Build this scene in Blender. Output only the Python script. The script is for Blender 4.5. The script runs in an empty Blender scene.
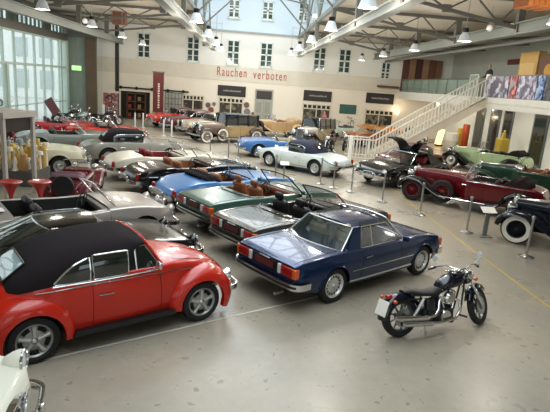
import bpy, bmesh, math, random
from mathutils import Vector, Matrix
random.seed(7)
S = bpy.context.scene
COL = S.collection
PI = math.pi
R = math.radians

# ------------------------------------------------------------------ camera
CAM_H, FPX = 3.45, 500.0
ax = Vector((0.99593219, -0.05775974, -0.06915845))
ay = Vector((-0.05329452, 0.24127884, -0.96899134))
az = Vector((0.07265516, 0.96873543, 0.23721909))
CR = Matrix((ax, ay, az))
cd = bpy.data.cameras.new('camera'); cam = bpy.data.objects.new('camera', cd); COL.objects.link(cam)
cam.matrix_world = Matrix.Translation((0, 0, CAM_H)) @ CR.to_4x4()
cd.sensor_width = 36; cd.lens = FPX / 550 * 36; cd.clip_start = .05; cd.clip_end = 300
S.camera = cam

# ------------------------------------------------------------------ world, light, exposure
S.view_settings.view_transform = 'Standard'; S.view_settings.look = 'None'
S.view_settings.gamma = 1; S.view_settings.use_curve_mapping = False
S.view_settings.exposure = 0.45
W = bpy.data.worlds.new('overcast'); S.world = W; W.use_nodes = True
wn = W.node_tree.nodes; wl = W.node_tree.links
bg = wn['Background']; bg.inputs[0].default_value = (.86, .95, 1, 1); bg.inputs[1].default_value = 1.15
S.cycles.use_denoising = True
S.cycles.max_bounces = 8; S.cycles.diffuse_bounces = 5; S.cycles.glossy_bounces = 4
S.cycles.transmission_bounces = 6; S.cycles.transparent_max_bounces = 12
S.cycles.caustics_reflective = False; S.cycles.caustics_refractive = False
S.cycles.sample_clamp_indirect = 6

def area(name, loc, rot, sx, sy, power, color=(1, 1, 1)):
    l = bpy.data.lights.new(name, 'AREA'); l.shape = 'RECTANGLE'; l.size = sx; l.size_y = sy
    l.energy = power; l.color = color
    o = bpy.data.objects.new(name, l); COL.objects.link(o); o.location = loc; o.rotation_euler = rot
    return o
# area lamp added under the open nave roof to boost its daylight
area('roof_daylight_fill', (.35, 18, 11.6), (0, 0, 0), 5.6, 40, 1800, (.9, .96, 1))

# ------------------------------------------------------------------ materials
def lin(h):
    h = h.lstrip('#'); c = [int(h[i:i+2], 16) / 255 for i in (0, 2, 4)]
    return [x / 12.92 if x <= .04045 else ((x + .055) / 1.055) ** 2.4 for x in c] + [1]
MATS = {}
def mat(name, col, rough=.5, metal=0, coat=0, var=.08, scale=3.0, bump=0, emit=0, alpha=1, trans=0, ior=1.45, spec=.5):
    if name in MATS: return MATS[name]
    m = bpy.data.materials.new(name); MATS[name] = m; m.use_nodes = True
    nt = m.node_tree; b = nt.nodes['Principled BSDF']; c = lin(col) if isinstance(col, str) else list(col) + [1]
    b.inputs['Roughness'].default_value = rough; b.inputs['Metallic'].default_value = metal
    b.inputs['Coat Weight'].default_value = coat; b.inputs['Coat Roughness'].default_value = .04
    b.inputs['IOR'].default_value = ior; b.inputs['Specular IOR Level'].default_value = spec
    b.inputs['Transmission Weight'].default_value = trans; b.inputs['Alpha'].default_value = alpha
    tc = nt.nodes.new('ShaderNodeTexCoord'); nz = nt.nodes.new('ShaderNodeTexNoise')
    nz.inputs['Scale'].default_value = scale; nz.inputs['Detail'].default_value = 4
    nt.links.new(tc.outputs['Object'], nz.inputs['Vector'])
    mx = nt.nodes.new('ShaderNodeMix'); mx.data_type = 'RGBA'
    mx.inputs[6].default_value = [v * (1 - var) for v in c[:3]] + [1]
    mx.inputs[7].default_value = [min(1, v * (1 + var)) for v in c[:3]] + [1]
    nt.links.new(nz.outputs['Fac'], mx.inputs[0]); nt.links.new(mx.outputs[2], b.inputs['Base Color'])
    if bump:
        bp = nt.nodes.new('ShaderNodeBump'); bp.inputs['Strength'].default_value = bump; bp.inputs['Distance'].default_value = .02
        nt.links.new(nz.outputs['Fac'], bp.inputs['Height']); nt.links.new(bp.outputs['Normal'], b.inputs['Normal'])
    if emit:
        b.inputs['Emission Color'].default_value = c; b.inputs['Emission Strength'].default_value = emit
    return m
def paint(name, col, metal=0.0, rough=.3): return mat('paint_' + name, col, rough, metal, .6, .03, 1.5, spec=.35)
CHROME = mat('chrome', '#d9dadb', .12, 1, 0, .03)
ALLOY = mat('alloy', '#c4c4c2', .35, .55, 0, .05)
STEEL = mat('brushed_steel', '#a9aaa8', .3, .9, 0, .06)
RUB = mat('tyre_rubber', '#17171a', .7, 0, 0, .15, 20)
BLACK = mat('black_trim', '#0d0d0f', .45, 0, .2, .1)
WELL = mat('underbody_black', '#060606', .9)
SOFT = mat('black_soft_top', '#221e20', .95, 0, 0, .12, 60, .15, spec=.15)
WHITEWALL = mat('whitewall_rubber', '#e4dfd2', .6)
LGLASS = mat('lamp_glass', '#e8eef0', .08, .3, 1, .03)
REDLENS = mat('red_lens', '#9c1410', .15, 0, 1, .1, 30)
ORLENS = mat('orange_lens', '#d0591a', .15, 0, 1, .1, 30)
GLASS = mat('car_glass', '#3a4740', .03, 0, 0, .02, trans=.0, alpha=.34, spec=.6)
DGLASS = mat('dark_car_glass', '#141a18', .04, 0, 1, .05, spec=.8)
LEATHER = {'black': mat('black_leather', '#1c1b1b', .5), 'tan': mat('tan_leather', '#85502f', .5),
           'red': mat('red_leather', '#7a1520', .5), 'cream': mat('cream_leather', '#a59c80', .5), 'grey': mat('grey_leather', '#3a3836', .5)}
WHITE = mat('white_paint', '#e6e4da', .5)
# concrete floor
def floor_mat():
    m = bpy.data.materials.new('polished_concrete'); m.use_nodes = True; nt = m.node_tree; b = nt.nodes['Principled BSDF']
    tc = nt.nodes.new('ShaderNodeTexCoord')
    def noise(sc, det, rough=.6, dist=0):
        n = nt.nodes.new('ShaderNodeTexNoise'); n.inputs['Scale'].default_value = sc; n.inputs['Detail'].default_value = det
        n.inputs['Roughness'].default_value = rough; n.inputs['Distortion'].default_value = dist
        nt.links.new(tc.outputs['Object'], n.inputs['Vector']); return n
    def ramp(src, stops):
        r = nt.nodes.new('ShaderNodeValToRGB'); e = r.color_ramp.elements
        while len(e) < len(stops): e.new(.5)
        for i, (p, c) in enumerate(stops): e[i].position = p; e[i].color = c
        nt.links.new(src, r.inputs[0]); return r
    g = lambda v: (v, v, v, 1)
    a = ramp(noise(.35, 6).outputs['Fac'], [(.3, lin('#918b7e')), (.5, lin('#9e9686')), (.72, lin('#ad9f89'))])
    s1 = ramp(noise(6.0, 3, .6, .1).outputs['Fac'], [(.0, g(1)), (.64, g(1)), (.67, g(.58)), (1, g(.45))])
    s2 = ramp(noise(6, 8, .7).outputs['Fac'], [(.25, g(.86)), (.6, g(1.0))])
    mu = nt.nodes.new('ShaderNodeMix'); mu.data_type = 'RGBA'; mu.blend_type = 'MULTIPLY'; mu.inputs[0].default_value = 1
    nt.links.new(a.outputs[0], mu.inputs[6]); nt.links.new(s1.outputs[0], mu.inputs[7])
    m2 = nt.nodes.new('ShaderNodeMix'); m2.data_type = 'RGBA'; m2.blend_type = 'MULTIPLY'; m2.inputs[0].default_value = 1
    nt.links.new(mu.outputs[2], m2.inputs[6]); nt.links.new(s2.outputs[0], m2.inputs[7])
    nt.links.new(m2.outputs[2], b.inputs['Base Color'])
    rr = ramp(noise(.8, 4).outputs['Fac'], [(.3, g(.24)), (.7, g(.4))]); nt.links.new(rr.outputs[0], b.inputs['Roughness'])
    return m

# ------------------------------------------------------------------ mesh helpers
def link(name, bm, mats, parent=None, smooth=False, sharp=40):
    me = bpy.data.meshes.new(name); bm.normal_update(); bm.to_mesh(me); bm.free()
    for m in (mats if isinstance(mats, (list, tuple)) else [mats]): me.materials.append(m)
    if smooth:
        me.shade_smooth(); me.set_sharp_from_angle(angle=R(sharp))
    o = bpy.data.objects.new(name, me); COL.objects.link(o)
    if parent: o.parent = parent
    return o
def thing(name, label, cat, loc=(0, 0, 0), rz=0, group=None):
    o = bpy.data.objects.new(name, None); COL.objects.link(o); o.location = loc; o.rotation_euler = (0, 0, rz)
    o.empty_display_size = .1
    return tag(o, label, cat, group)
def tag(o, label, cat, group=None, kind=None):
    o['label'] = label; o['category'] = cat
    if group: o['group'] = group
    if kind: o['kind'] = kind
    return o
def struct(name, bm, m, label=None, smooth=False):
    o = link(name, bm, m, smooth=smooth); o['kind'] = 'structure'
    if label: o['label'] = label
    return o
def box(bm, x0, x1, y0, y1, z0, z1, mi=0):
    vs = [bm.verts.new(p) for p in ((x0, y0, z0), (x1, y0, z0), (x1, y1, z0), (x0, y1, z0), (x0, y0, z1), (x1, y0, z1), (x1, y1, z1), (x0, y1, z1))]
    for f in ((0, 3, 2, 1), (4, 5, 6, 7), (0, 1, 5, 4), (1, 2, 6, 5), (2, 3, 7, 6), (3, 0, 4, 7)):
        fa = bm.faces.new([vs[i] for i in f]); fa.material_index = mi
    return vs
def rbox(bm, c, s, r=.03, rot=None, mi=0):
    """rounded box centre c size s"""
    t = bmesh.new(); box(t, -s[0]/2, s[0]/2, -s[1]/2, s[1]/2, -s[2]/2, s[2]/2)
    bmesh.ops.bevel(t, geom=t.edges[:], offset=min(r, min(s) * .45), segments=3, affect='EDGES', profile=.5)
    M = Matrix.Translation(c) @ (rot.to_4x4() if rot else Matrix())
    join(bm, t, M, mi)
def join(bm, t, M=Matrix(), mi=0):
    mp = {}
    for v in t.verts: mp[v] = bm.verts.new(M @ v.co)
    for f in t.faces:
        try:
            nf = bm.faces.new([mp[v] for v in f.verts]); nf.material_index = mi; nf.smooth = f.smooth
        except ValueError: pass
    t.free()
def tube(bm, pts, r, n=8, closed=False, cap=True, sx=1.0):
    pts = [Vector(p) for p in pts]; rs = r if isinstance(r, (list, tuple)) else [r] * len(pts)
    rings = []; up = None; N = len(pts)
    for i, p in enumerate(pts):
        if closed: t = (pts[(i+1) % N] - pts[i-1])
        else: t = pts[min(i+1, N-1)] - pts[max(i-1, 0)]
        t.normalize()
        if up is None:
            up = Vector((0, 0, 1)) if abs(t.z) < .9 else Vector((1, 0, 0))
        a = t.cross(up)
        if a.length < 1e-5: a = t.cross(Vector((0, 1, 0)))
        a.normalize(); b = a.cross(t).normalized(); up = b
        rings.append([bm.verts.new(p + (a * math.cos(k * 2 * PI / n) * sx + b * math.sin(k * 2 * PI / n)) * rs[i]) for k in range(n)])
    M = N if closed else N - 1
    for i in range(M):
        A, B = rings[i], rings[(i+1) % N]
        for k in range(n): bm.faces.new((A[k], A[(k+1) % n], B[(k+1) % n], B[k]))
    if cap and not closed:
        bm.faces.new(rings[0][::-1]); bm.faces.new(rings[-1])
def bar(bm, a, b, w, h=None, mi=0):
    """square bar from a to b"""
    a, b = Vector(a), Vector(b); h = h or w; t = (b - a).normalized()
    up = Vector((0, 0, 1)) if abs(t.z) < .95 else Vector((1, 0, 0))
    s = t.cross(up).normalized() * w / 2; u = s.cross(t).normalized() * h / 2
    v = [bm.verts.new(p) for p in (a-s-u, a+s-u, a+s+u, a-s+u, b-s-u, b+s-u, b+s+u, b-s+u)]
    for f in ((3, 2, 1, 0), (4, 5, 6, 7), (0, 1, 5, 4), (1, 2, 6, 5), (2, 3, 7, 6), (3, 0, 4, 7)):
        bm.faces.new([v[i] for i in f]).material_index = mi
def lathe(bm, prof, n=24, axis='Z', M=Matrix(), mi=0, cap=True):
    """prof: (r, h) list"""
    rings = []
    for r, h in prof:
        ring = []
        for k in range(n):
            c, s = math.cos(k * 2 * PI / n), math.sin(k * 2 * PI / n)
            p = {'Z': (r*c, r*s, h), 'Y': (r*c, h, r*s), 'X': (h, r*c, r*s)}[axis]
            ring.append(bm.verts.new(M @ Vector(p)))
        rings.append(ring)
    for A, B in zip(rings, rings[1:]):
        for k in range(n):
            bm.faces.new((A[k], A[(k+1) % n], B[(k+1) % n], B[k])).material_index = mi
    if cap and prof[0][0] > 1e-4: bm.faces.new(rings[0][::-1]).material_index = mi
    if cap and prof[-1][0] > 1e-4: bm.faces.new(rings[-1]).material_index = mi
    bmesh.ops.remove_doubles(bm, verts=rings[0] + rings[-1], dist=1e-6)
def prism(bm, poly, h0, h1, M=Matrix(), mi=0):
    """2-D polygon (x,z) extruded along local y from h0 to h1"""
    a = [bm.verts.new(M @ Vector((x, h0, z))) for x, z in poly]; b = [bm.verts.new(M @ Vector((x, h1, z))) for x, z in poly]
    n = len(poly); bm.faces.new(a).material_index = mi; bm.faces.new(b[::-1]).material_index = mi
    for k in range(n): bm.faces.new((a[k], b[k], b[(k+1) % n], a[(k+1) % n])).material_index = mi
def grid(bm, rows, mi=0, closed=False):
    V = [[bm.verts.new(p) for p in r] for r in rows]
    for i in range(len(V) - 1):
        n = len(V[i])
        for j in range(n if closed else n - 1):
            k = (j + 1) % n
            try: bm.faces.new((V[i][j], V[i][k], V[i+1][k], V[i+1][j])).material_index = mi
            except ValueError: pass
    return V
def solid(bm, th):
    bmesh.ops.recalc_face_normals(bm, faces=bm.faces[:])
    bmesh.ops.solidify(bm, geom=bm.faces[:], thickness=th)
def clean(bm, d=1e-4):
    bmesh.ops.remove_doubles(bm, verts=bm.verts[:], dist=d); bmesh.ops.recalc_face_normals(bm, faces=bm.faces[:])
def B(fn, *a, **k):
    bm = bmesh.new(); fn(bm, *a, **k); return bm
def ray(px, py): return (CR @ Vector((px - 275, -(py - 206), -FPX)))
def on_y(px, py, Y):
    d = ray(px, py); t = Y / d.y; return Vector((d.x * t, Y, CAM_H + d.z * t))
def on_x(px, py, X):
    d = ray(px, py); t = X / d.x; return Vector((X, d.y * t, CAM_H + d.z * t))
def on_z(px, py, Z=0):
    d = ray(px, py); t = (Z - CAM_H) / d.z; return Vector((d.x * t, d.y * t, Z))
def spl(pts):
    """monotone cubic through (x,y) points"""
    X = [p[0] for p in pts]; Yv = [p[1] for p in pts]; n = len(X)
    d = [(Yv[i+1] - Yv[i]) / (X[i+1] - X[i]) for i in range(n - 1)]
    m = [d[0]] + [0 if d[i-1] * d[i] <= 0 else 2 * d[i-1] * d[i] / (d[i-1] + d[i]) for i in range(1, n - 1)] + [d[-1]]
    def f(x):
        if x <= X[0]: return Yv[0]
        if x >= X[-1]: return Yv[-1]
        i = max(k for k in range(n - 1) if X[k] <= x); h = X[i+1] - X[i]; t = (x - X[i]) / h
        return ((2*t**3 - 3*t*t + 1) * Yv[i] + (t**3 - 2*t*t + t) * h * m[i] + (-2*t**3 + 3*t*t) * Yv[i+1] + (t**3 - t*t) * h * m[i+1])
    return f
def put(name, bm, mats, parent, smooth=False, sharp=40):
    """mesh given in world coordinates, stored relative to its parent's base"""
    M = Matrix.Translation(parent.location) @ parent.rotation_euler.to_matrix().to_4x4()
    bmesh.ops.transform(bm, matrix=M.inverted(), verts=bm.verts[:])
    return link(name, bm, mats, parent, smooth, sharp)
def copy_tree(o, parent=None):
    c = o.copy(); COL.objects.link(c)
    if parent: c.parent = parent
    for ch in o.children: copy_tree(ch, c)
    return c

# ================================================================== THE HALL
YB, XL, XR = 40.0, -13.0, 16.0
M_STEELG = mat('grey_painted_steel', '#6f7672', .5, .1, 0, .12, 4)
M_STEELD = mat('dark_painted_steel', '#65655e', .5, .1, 0, .12, 4)
M_ROOF = mat('beige_roof_boards', '#bfb7a7', .8, 0, 0, .12, 1.5)
M_CREAM = mat('cream_plaster', '#dcd4c3', .85, 0, 0, .05, .8)
M_BAND = mat('grey_sandstone_band', '#cbc5b5', .85, 0, 0, .1, 2)
M_UPPER = mat('white_plaster', '#bccad4', .85, 0, 0, .04, .8)
M_TEAL = mat('grey_green_frame', '#56685f', .5)
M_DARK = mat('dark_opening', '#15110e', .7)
M_WOOD = mat('brown_timber', '#5d3f2b', .6, 0, 0, .3, 6)
M_GREYW = mat('grey_green_plaster', '#a6aba2', .85, 0, 0, .1, 1)
bm = bmesh.new(); box(bm, -13, 18, -6, 42, -.2, 0); struct('floor', bm, floor_mat(), 'polished grey concrete floor with dark stains')
bm = bmesh.new(); box(bm, -60, -13.02, -10, 70, -.25, -.02)
struct('ground', bm, mat('outdoor_paving', '#d2d4d0', .8, 0, 0, .15, 1), 'pale paving outside the glass wall')
# painted / cut floor lines
bm = bmesh.new()
def flat_line(p, q, w, z=.004):
    p, q = Vector(p), Vector(q); s = Vector((-(q-p).y, (q-p).x, 0)).normalized() * w / 2
    vs = [Vector(v) for v in (p - s, q - s, q + s, p + s)]
    a = [bm.verts.new((v.x, v.y, .0005)) for v in vs]; b = [bm.verts.new((v.x, v.y, z)) for v in vs]
    bm.faces.new(b)
    for k in range(4): bm.faces.new((a[k], a[(k+1) % 4], b[(k+1) % 4], b[k]))
flat_line((-2.9, 5.18, 0), (1.4, 7.82, 0), .03); 
tag(link('floor_marking', bm, mat('white_line_paint', '#c9c6bb', .6)), 'thin white line on floor beside the red car', 'floor line')
bm = bmesh.new(); flat_line((5.5, 2, 0), (5.5, 30, 0), .045)
tag(link('floor_marking', bm, mat('yellow_line_paint', '#b9a254', .6, 0, 0, .2, 9)), 'long yellowish line on floor along the barrier posts', 'floor line')

# back wall: three zones of plaster, one slab each
bm = bmesh.new(); box(bm, -13.4, 18, YB, YB + .4, 0, 3.4); struct('wall_back', bm, M_CREAM, 'cream plaster back wall')
bm = bmesh.new(); box(bm, -13.4, 18, YB - .03, YB + .4, 3.4, 4.5); struct('wall_back_band', bm, M_BAND)
bm = bmesh.new(); box(bm, -13.4, 18, YB, YB + .4, 4.5, 7.05); struct('wall_back_middle', bm, mat('offwhite_plaster', '#d6d6cf', .85, 0, 0, .04, .8))
bm = bmesh.new(); box(bm, -5.5, 6.5, YB, YB + .4, 7.05, 12); struct('wall_back_upper', bm, M_UPPER)
bm = bmesh.new(); box(bm, -11, 16, YB - .12, YB, 6.98, 7.1); struct('trim_1', bm, mat('ledge_grey', '#8f9290', .7))
# left side
bm = bmesh.new(); box(bm, -13.4, -10.95, 38, 38.4, 0, 5.6); struct('wall_left_return', bm, mat('green_grey_concrete', '#78837a', .8, 0, 0, .2, 1.2))
bm = bmesh.new(); box(bm, -11.6, -10.9, 37.8, 38, 0, 5.6); struct('trim_2', bm, mat('brown_pier', '#5a4a3c', .8, 0, 0, .25, 2))
bm = bmesh.new(); box(bm, -13.4, -10.9, 38, 38.3, 5.6, 7.05); struct('wall_left_return_upper', bm, M_STEELD)
bm = bmesh.new(); box(bm, XL - .25, XL + .1, -4, 38, 5.3, 5.75); struct('trim_3', bm, M_STEELD)
bm = bmesh.new(); box(bm, XL - .25, XL, -4, 38, 6.85, 7.3); struct('wall_left_top', bm, M_STEELD)
bm = bmesh.new(); box(bm, XL - .2, XL, -6, 12, 0, 5.3); struct('wall_left', bm, M_GREYW)
# glass wall with mullions
G_PANE = mat('window_glass', '#dff2ee', .02, 0, 0, .02, alpha=.12, spec=.5)
M_MULL = mat('pale_green_frame', '#b4c8c0', .5)
bm = bmesh.new(); ys = [12 + 1.37 * k for k in range(20)]
for y in ys:
    if y < 38: box(bm, XL - .12, XL + .03, y - .035, y + .035, 0, 5.3)
box(bm, XL - .12, XL + .05, 12, 38, 3.42, 3.56); box(bm, XL - .12, XL + .03, 12, 38, 0, .12); box(bm, XL - .12, XL + .05, 12, 38, 5.2, 5.3)
box(bm, XL - .15, XL + .08, 28.6, 28.85, 0, 3.5); box(bm, XL - .12, XL + .03, 12, 38, 1.15, 1.2)
box(bm, XL - .15, XL + .15, 37.6, 38, 0, 5.3)
wf = struct('window_1', bm, M_MULL, 'tall glass wall with pale green mullions')
bm = bmesh.new(); box(bm, XL - .06, XL - .045, 12, 38, .1, 5.2); o = link('pane', bm, G_PANE, wf)
# clerestory strip over the glass wall
bm = bmesh.new()
for k in range(24):
    y = 10 + 1.2 * k
    if y + .6 < 38: box(bm, XL - .1, XL + .02, y + .575, y + .625, 5.75, 6.85)
    if y < 38: box(bm, XL - .1, XL + .02, y - .05, y + .05, 5.75, 6.85)
    if k % 4 == 0 and y < 37: box(bm, XL - .12, XL, y + .05, min(y + 1.15, 38), 5.75, 6.85)
box(bm, XL - .1, XL + .02, 10, 38, 6.25, 6.32)
wf = struct('window_2', bm, M_TEAL, 'strip of small panes above the glass wall')
bm = bmesh.new(); box(bm, XL - .06, XL - .045, 10, 38, 5.75, 6.85); link('pane', bm, G_PANE, wf)
# outdoors through the glass: a pale building with windows and some greenery
bl = thing('neighbouring_building', 'pale building with rows of windows outside the glass wall', 'building', (-32, 62, 0))
bm = bmesh.new(); box(bm, -48, -15, 58, 66, 0, 15); put('wall', bm, mat('outdoor_wall', '#eef3f0', .9), bl)
for k in range(12):
    for j in range(4):
        bm = bmesh.new(); x = -47 + k * 2.7; box(bm, x, x + 1.5, 57.92, 58.0, 1.0 + j * 3.3, 3.0 + j * 3.3); put('window', bm, mat('outdoor_window', '#b9c6c6', .4), bl)
tr = thing('tree', 'green leafy tree outside the glass wall', 'tree', (-25.5, 50, 0)); rg = random.Random(4)
bm = bmesh.new(); tube(bm, [(0, 0, 0), (.1, 0, 2), (0, .1, 4)], [.2, .15, .08], 8); link('trunk', bm, M_WOOD, tr)
bm = bmesh.new()
for k in range(420):
    d = Vector((rg.gauss(0, 1), rg.gauss(0, 1), rg.gauss(0, 1))).normalized(); c = Vector((0, 0, 5)) + Vector((d.x * 2.1, d.y * 2.1, d.z * 2.3)) * rg.uniform(.6, 1); a = d.cross(Vector((0, 0, 1))).normalized() * .22; b = a.cross(d) + d * .1
    bm.faces.new([bm.verts.new(p) for p in (c - a, c - b, c + a, c + b)])
link('crown', bm, mat('tree_leaf', '#6f9460', .7, 0, 0, .3, 2), tr)

# right side: ground wall, gallery deck
bm = bmesh.new(); box(bm, XR, XR + .4, -6, YB, 0, 3.03); struct('wall_right', bm, mat('pale_plaster', '#dadbd2', .85, 0, 0, .06, 1))
bm = bmesh.new(); box(bm, XR, XR + .4, -6, YB, 3.03, 7.05); struct('wall_right_upper', bm, M_GREYW)
bm = bmesh.new(); box(bm, 12.05, 16, 3, YB - .03, 3.06, 3.5); struct('gallery_deck', bm, WHITE, 'white gallery floor slab on the right')
bm = bmesh.new(); box(bm, 12, 12.05, 3, YB - .03, 3.27, 3.56); box(bm, 11.97, 12.0, 3, YB - .03, 3.02, 3.24); struct('trim_4', bm, mat('gallery_edge', '#d8d8cf', .4))
# windows strips in the right wall
for k, (xa, xb) in enumerate(((474.5, 483), (489, 499), (502.5, 512), (533, 548))):
    ya, yb = on_x(xa, 130, XR).y, on_x(xb, 130, XR).y
    bm = bmesh.new(); box(bm, XR - .06, XR + .02, yb, ya, .05, 2.95)
    f = struct('window_%d' % (k + 3), bm, mat('grey_frame_dark', '#56605e', .4))
    bm = bmesh.new(); box(bm, XR - .08, XR - .06, yb + .15, ya - .15, .2, 2.85); link('pane', bm, mat('dark_bluish_pane', '#5c6f74' if k == 3 else '#2b3333', .1, 0, .6), f)
# wall behind the viewer with tall windows
bm = bmesh.new(); YF = -6
box(bm, -13.4, 16.4, YF - .4, YF, 0, 1.0); box(bm, -13.4, 16.4, YF - .4, YF, 6.0, 12)
for k in range(6): x = -13.4 + k * 5.46; box(bm, x, x + 2.5, YF - .4, YF, 1.0, 6.0)
struct('wall_front', bm, M_GREYW, 'plaster wall behind the viewer with tall windows')
# roofs
bm = bmesh.new(); box(bm, XL - .3, -3.0, -6, YB, 7.05, 7.2); struct('ceiling_left', bm, M_ROOF)
bm = bmesh.new(); box(bm, 3.7, XR + .3, -6, YB, 7.05, 7.2); struct('ceiling_right', bm, M_ROOF)
bm = bmesh.new()
for k in range(12): box(bm, -3.1, 3.8, -4 + k * 3.75, -3.7 + k * 3.75, 11.7, 11.9)
for x in (-3.1, -.2, .1, 3.6): box(bm, x, x + .12, -4, YB, 11.75, 11.95)
struct('ceiling_skylight_frame', bm, M_STEELG)
# four girders along the hall
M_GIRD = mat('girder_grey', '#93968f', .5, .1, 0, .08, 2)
def ibeam(bm, x, z, w, h, y0, y1):
    box(bm, x - w/2, x + w/2, y0, y1, z, z + .05); box(bm, x - w/2, x + w/2, y0, y1, z + h - .05, z + h); box(bm, x - .06, x + .06, y0, y1, z + .05, z + h - .05)
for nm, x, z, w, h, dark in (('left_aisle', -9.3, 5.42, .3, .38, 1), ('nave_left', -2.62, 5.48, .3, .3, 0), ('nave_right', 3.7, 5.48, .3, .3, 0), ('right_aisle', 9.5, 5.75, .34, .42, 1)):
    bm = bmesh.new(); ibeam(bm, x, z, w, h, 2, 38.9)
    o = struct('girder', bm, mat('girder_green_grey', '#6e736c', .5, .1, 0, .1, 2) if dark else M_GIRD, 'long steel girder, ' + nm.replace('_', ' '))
# secondary pipe run beneath the right girder
bm = bmesh.new(); tube(bm, [(10.1, 2, 5.62), (10.1, 38, 5.62)], .09, 10); struct('duct', bm, mat('duct_dark', '#4a4c46', .6))
# clerestory lattice each side of the nave
for s, x in (('left', -3.0), ('right', 3.7)):
    bm = bmesh.new()
    for z in (7.0, 9.4, 11.6): bar(bm, (x, -4, z), (x, YB, z), .16, .2)
    k = 0; y = 1.3
    while y < YB - 2:
        bar(bm, (x, y, 7.1), (x, y + 2.75, 9.4), .1); bar(bm, (x, y + 2.75, 9.4), (x, y + 5.5, 7.1), .1)
        bar(bm, (x, y, 7.1), (x, y, 11.6), .12); bar(bm, (x, y + 2.75, 9.4), (x, y + 2.75, 11.6), .07)
        y += 5.5
    f = struct('trim_clerestory_' + s, bm, M_STEELG)
    bm = bmesh.new(); box(bm, x - .01, x + .01, -4, YB, 9.4, 11.6); link('pane', bm, G_PANE, f)
# cross trusses
def truss(y):
    bm = bmesh.new(); 
    for sg, xc, xg, xw in ((-1, -3.0, -9.3, -13), (1, 3.7, 9.5, 16)):
        zt = 6.93
        bar(bm, (xc, y, zt), (xw, y, zt), .12, .14)
        zg = 5.98
        bar(bm, (xc, y, 6.9), (xg, y, zg), .1, .12); bar(bm, (xg, y, zg), (xw, y, 6.7), .1, .12)
        n = 3
        for k in range(n):
            a = xc + (xg - xc) * (k + .6) / n; za = 6.9 + (zg - 6.9) * (k + .6) / n
            b = xc + (xg - xc) * (k + .1) / n; c = xc + (xg - xc) * (k + 1.1) / n
            bar(bm, (b, y, zt), (a, y, za), .06); bar(bm, (a, y, za), (min(c, xg) if sg > 0 else max(c, xg), y, zt), .06)
            box(bm, a - .16, a + .16, y - .02, y + .02, za - .1, za + .16)
        for x in (xg,):
            box(bm, x - .12, x + .12, y - .1, y + .1, 5.78, 6.95)
    for a, b in (((-3, 6.9), (-.9, 8.9)), ((3.7, 6.9), (1.7, 8.9)), ((-.9, 8.9), (1.7, 8.9)), ((-3, 8.6), (-.9, 8.9)), ((3.7, 8.6), (1.7, 8.9)), ((-.9, 8.9), (.35, 11.6)), ((1.7, 8.9), (.35, 11.6)), ((-3, 9.4), (.35, 11.6)), ((3.7, 9.4), (.35, 11.6))):
        bar(bm, (a[0], y, a[1]), (b[0], y, b[1]), .08)
    box(bm, -1.1, -.7, y - .02, y + .02, 8.75, 9.05); box(bm, 1.5, 1.9, y - .02, y + .02, 8.75, 9.05)
    for x in (-3, 3.7): box(bm, x - .1, x + .1, y - .1, y + .1, 5.5, 7.0)
    struct('roof_truss', bm, M_STEELD)
for k in range(6): truss(7.3 + 5.5 * k)
# ================================================================== BACK WALL DETAILS
def wrect(px0, py0, px1, py1, Y=YB, shift=None):
    """rectangle on the plane y=Y whose corners stand at these sight lines -> x0,x1,z0,z1"""
    a = on_y(px0, py0, Y); b = on_y(px1, py1, Y)
    return min(a.x, b.x), max(a.x, b.x), min(a.z, b.z), max(a.z, b.z)
M_WINF = mat('window_frame_green_white', '#c9d0c8', .5); M_PANE = mat('dark_green_pane', '#33433f', .08, 0, .6, .2)
wn_ = [9]
def sash(x0, x1, z0, z1, Y=YB, rows=4):
    f = bmesh.new(); w = .075; xm = (x0 + x1) / 2
    box(f, x0, x1, Y - .05, Y + .0, z0, z0 + w); box(f, x0, x1, Y - .05, Y, z1 - w, z1)
    for x in (x0, x1 - w): box(f, x, x + w, Y - .05, Y, z0, z1)
    box(f, xm - w * .8, xm + w * .8, Y - .06, Y, z0, z1); zc = z0 + (z1 - z0) * .5; box(f, x0, x1, Y - .06, Y, zc - w * .7, zc + w * .7)
    for k in range(1, rows):
        z = z0 + (z1 - z0) * k / rows; box(f, x0, x1, Y - .04, Y, z - .02, z + .02)
    
    box(f, x0 - .08, x1 + .08, Y - .1, Y, z0 - .08, z0)
    o = struct('window_%d' % wn_[0], f, M_WINF, 'green framed window in the back wall'); wn_[0] += 1
    p = bmesh.new(); box(p, x0 + .02, x1 - .02, Y - .02, Y - .01, z0 + .02, z1 - .02); link('pane', p, M_PANE, o)
for px, py in ((144, 47.7), (193.2, 51.2), (233.3, 53.6), (266.3, 56), (319.6, 59.3), (344.7, 60.2)):
    c = on_y(px, py, YB); sash(c.x - .47, c.x + .47, 4.62, 6.42)
for px, py in ((234.3, 8.5), (268, 10.5), (304.2, 12)):
    c = on_y(px, py, YB); sash(c.x - .42, c.x + .42, c.z - .66, c.z + .62, rows=3)
x0, x1, z0, z1 = wrect(382, 62, 388.5, 83); sash(x0, x1, z0, z1, rows=3)
# entrance opening to the next room
x0, x1, z0, z1 = wrect(121, 90.5, 150, 117); z0 = 0; DOORX = (x0, x1)
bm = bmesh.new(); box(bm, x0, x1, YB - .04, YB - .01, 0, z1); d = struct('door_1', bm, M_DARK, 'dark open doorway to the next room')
bm = bmesh.new()
for a in (x0 - .15, x1): box(bm, a, a + .15, YB - .12, YB, 0, z1 + .12)
box(bm, x0, x1, YB - .12, YB, z1, z1 + .12); link('door_frame', bm, M_CREAM, d)
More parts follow.
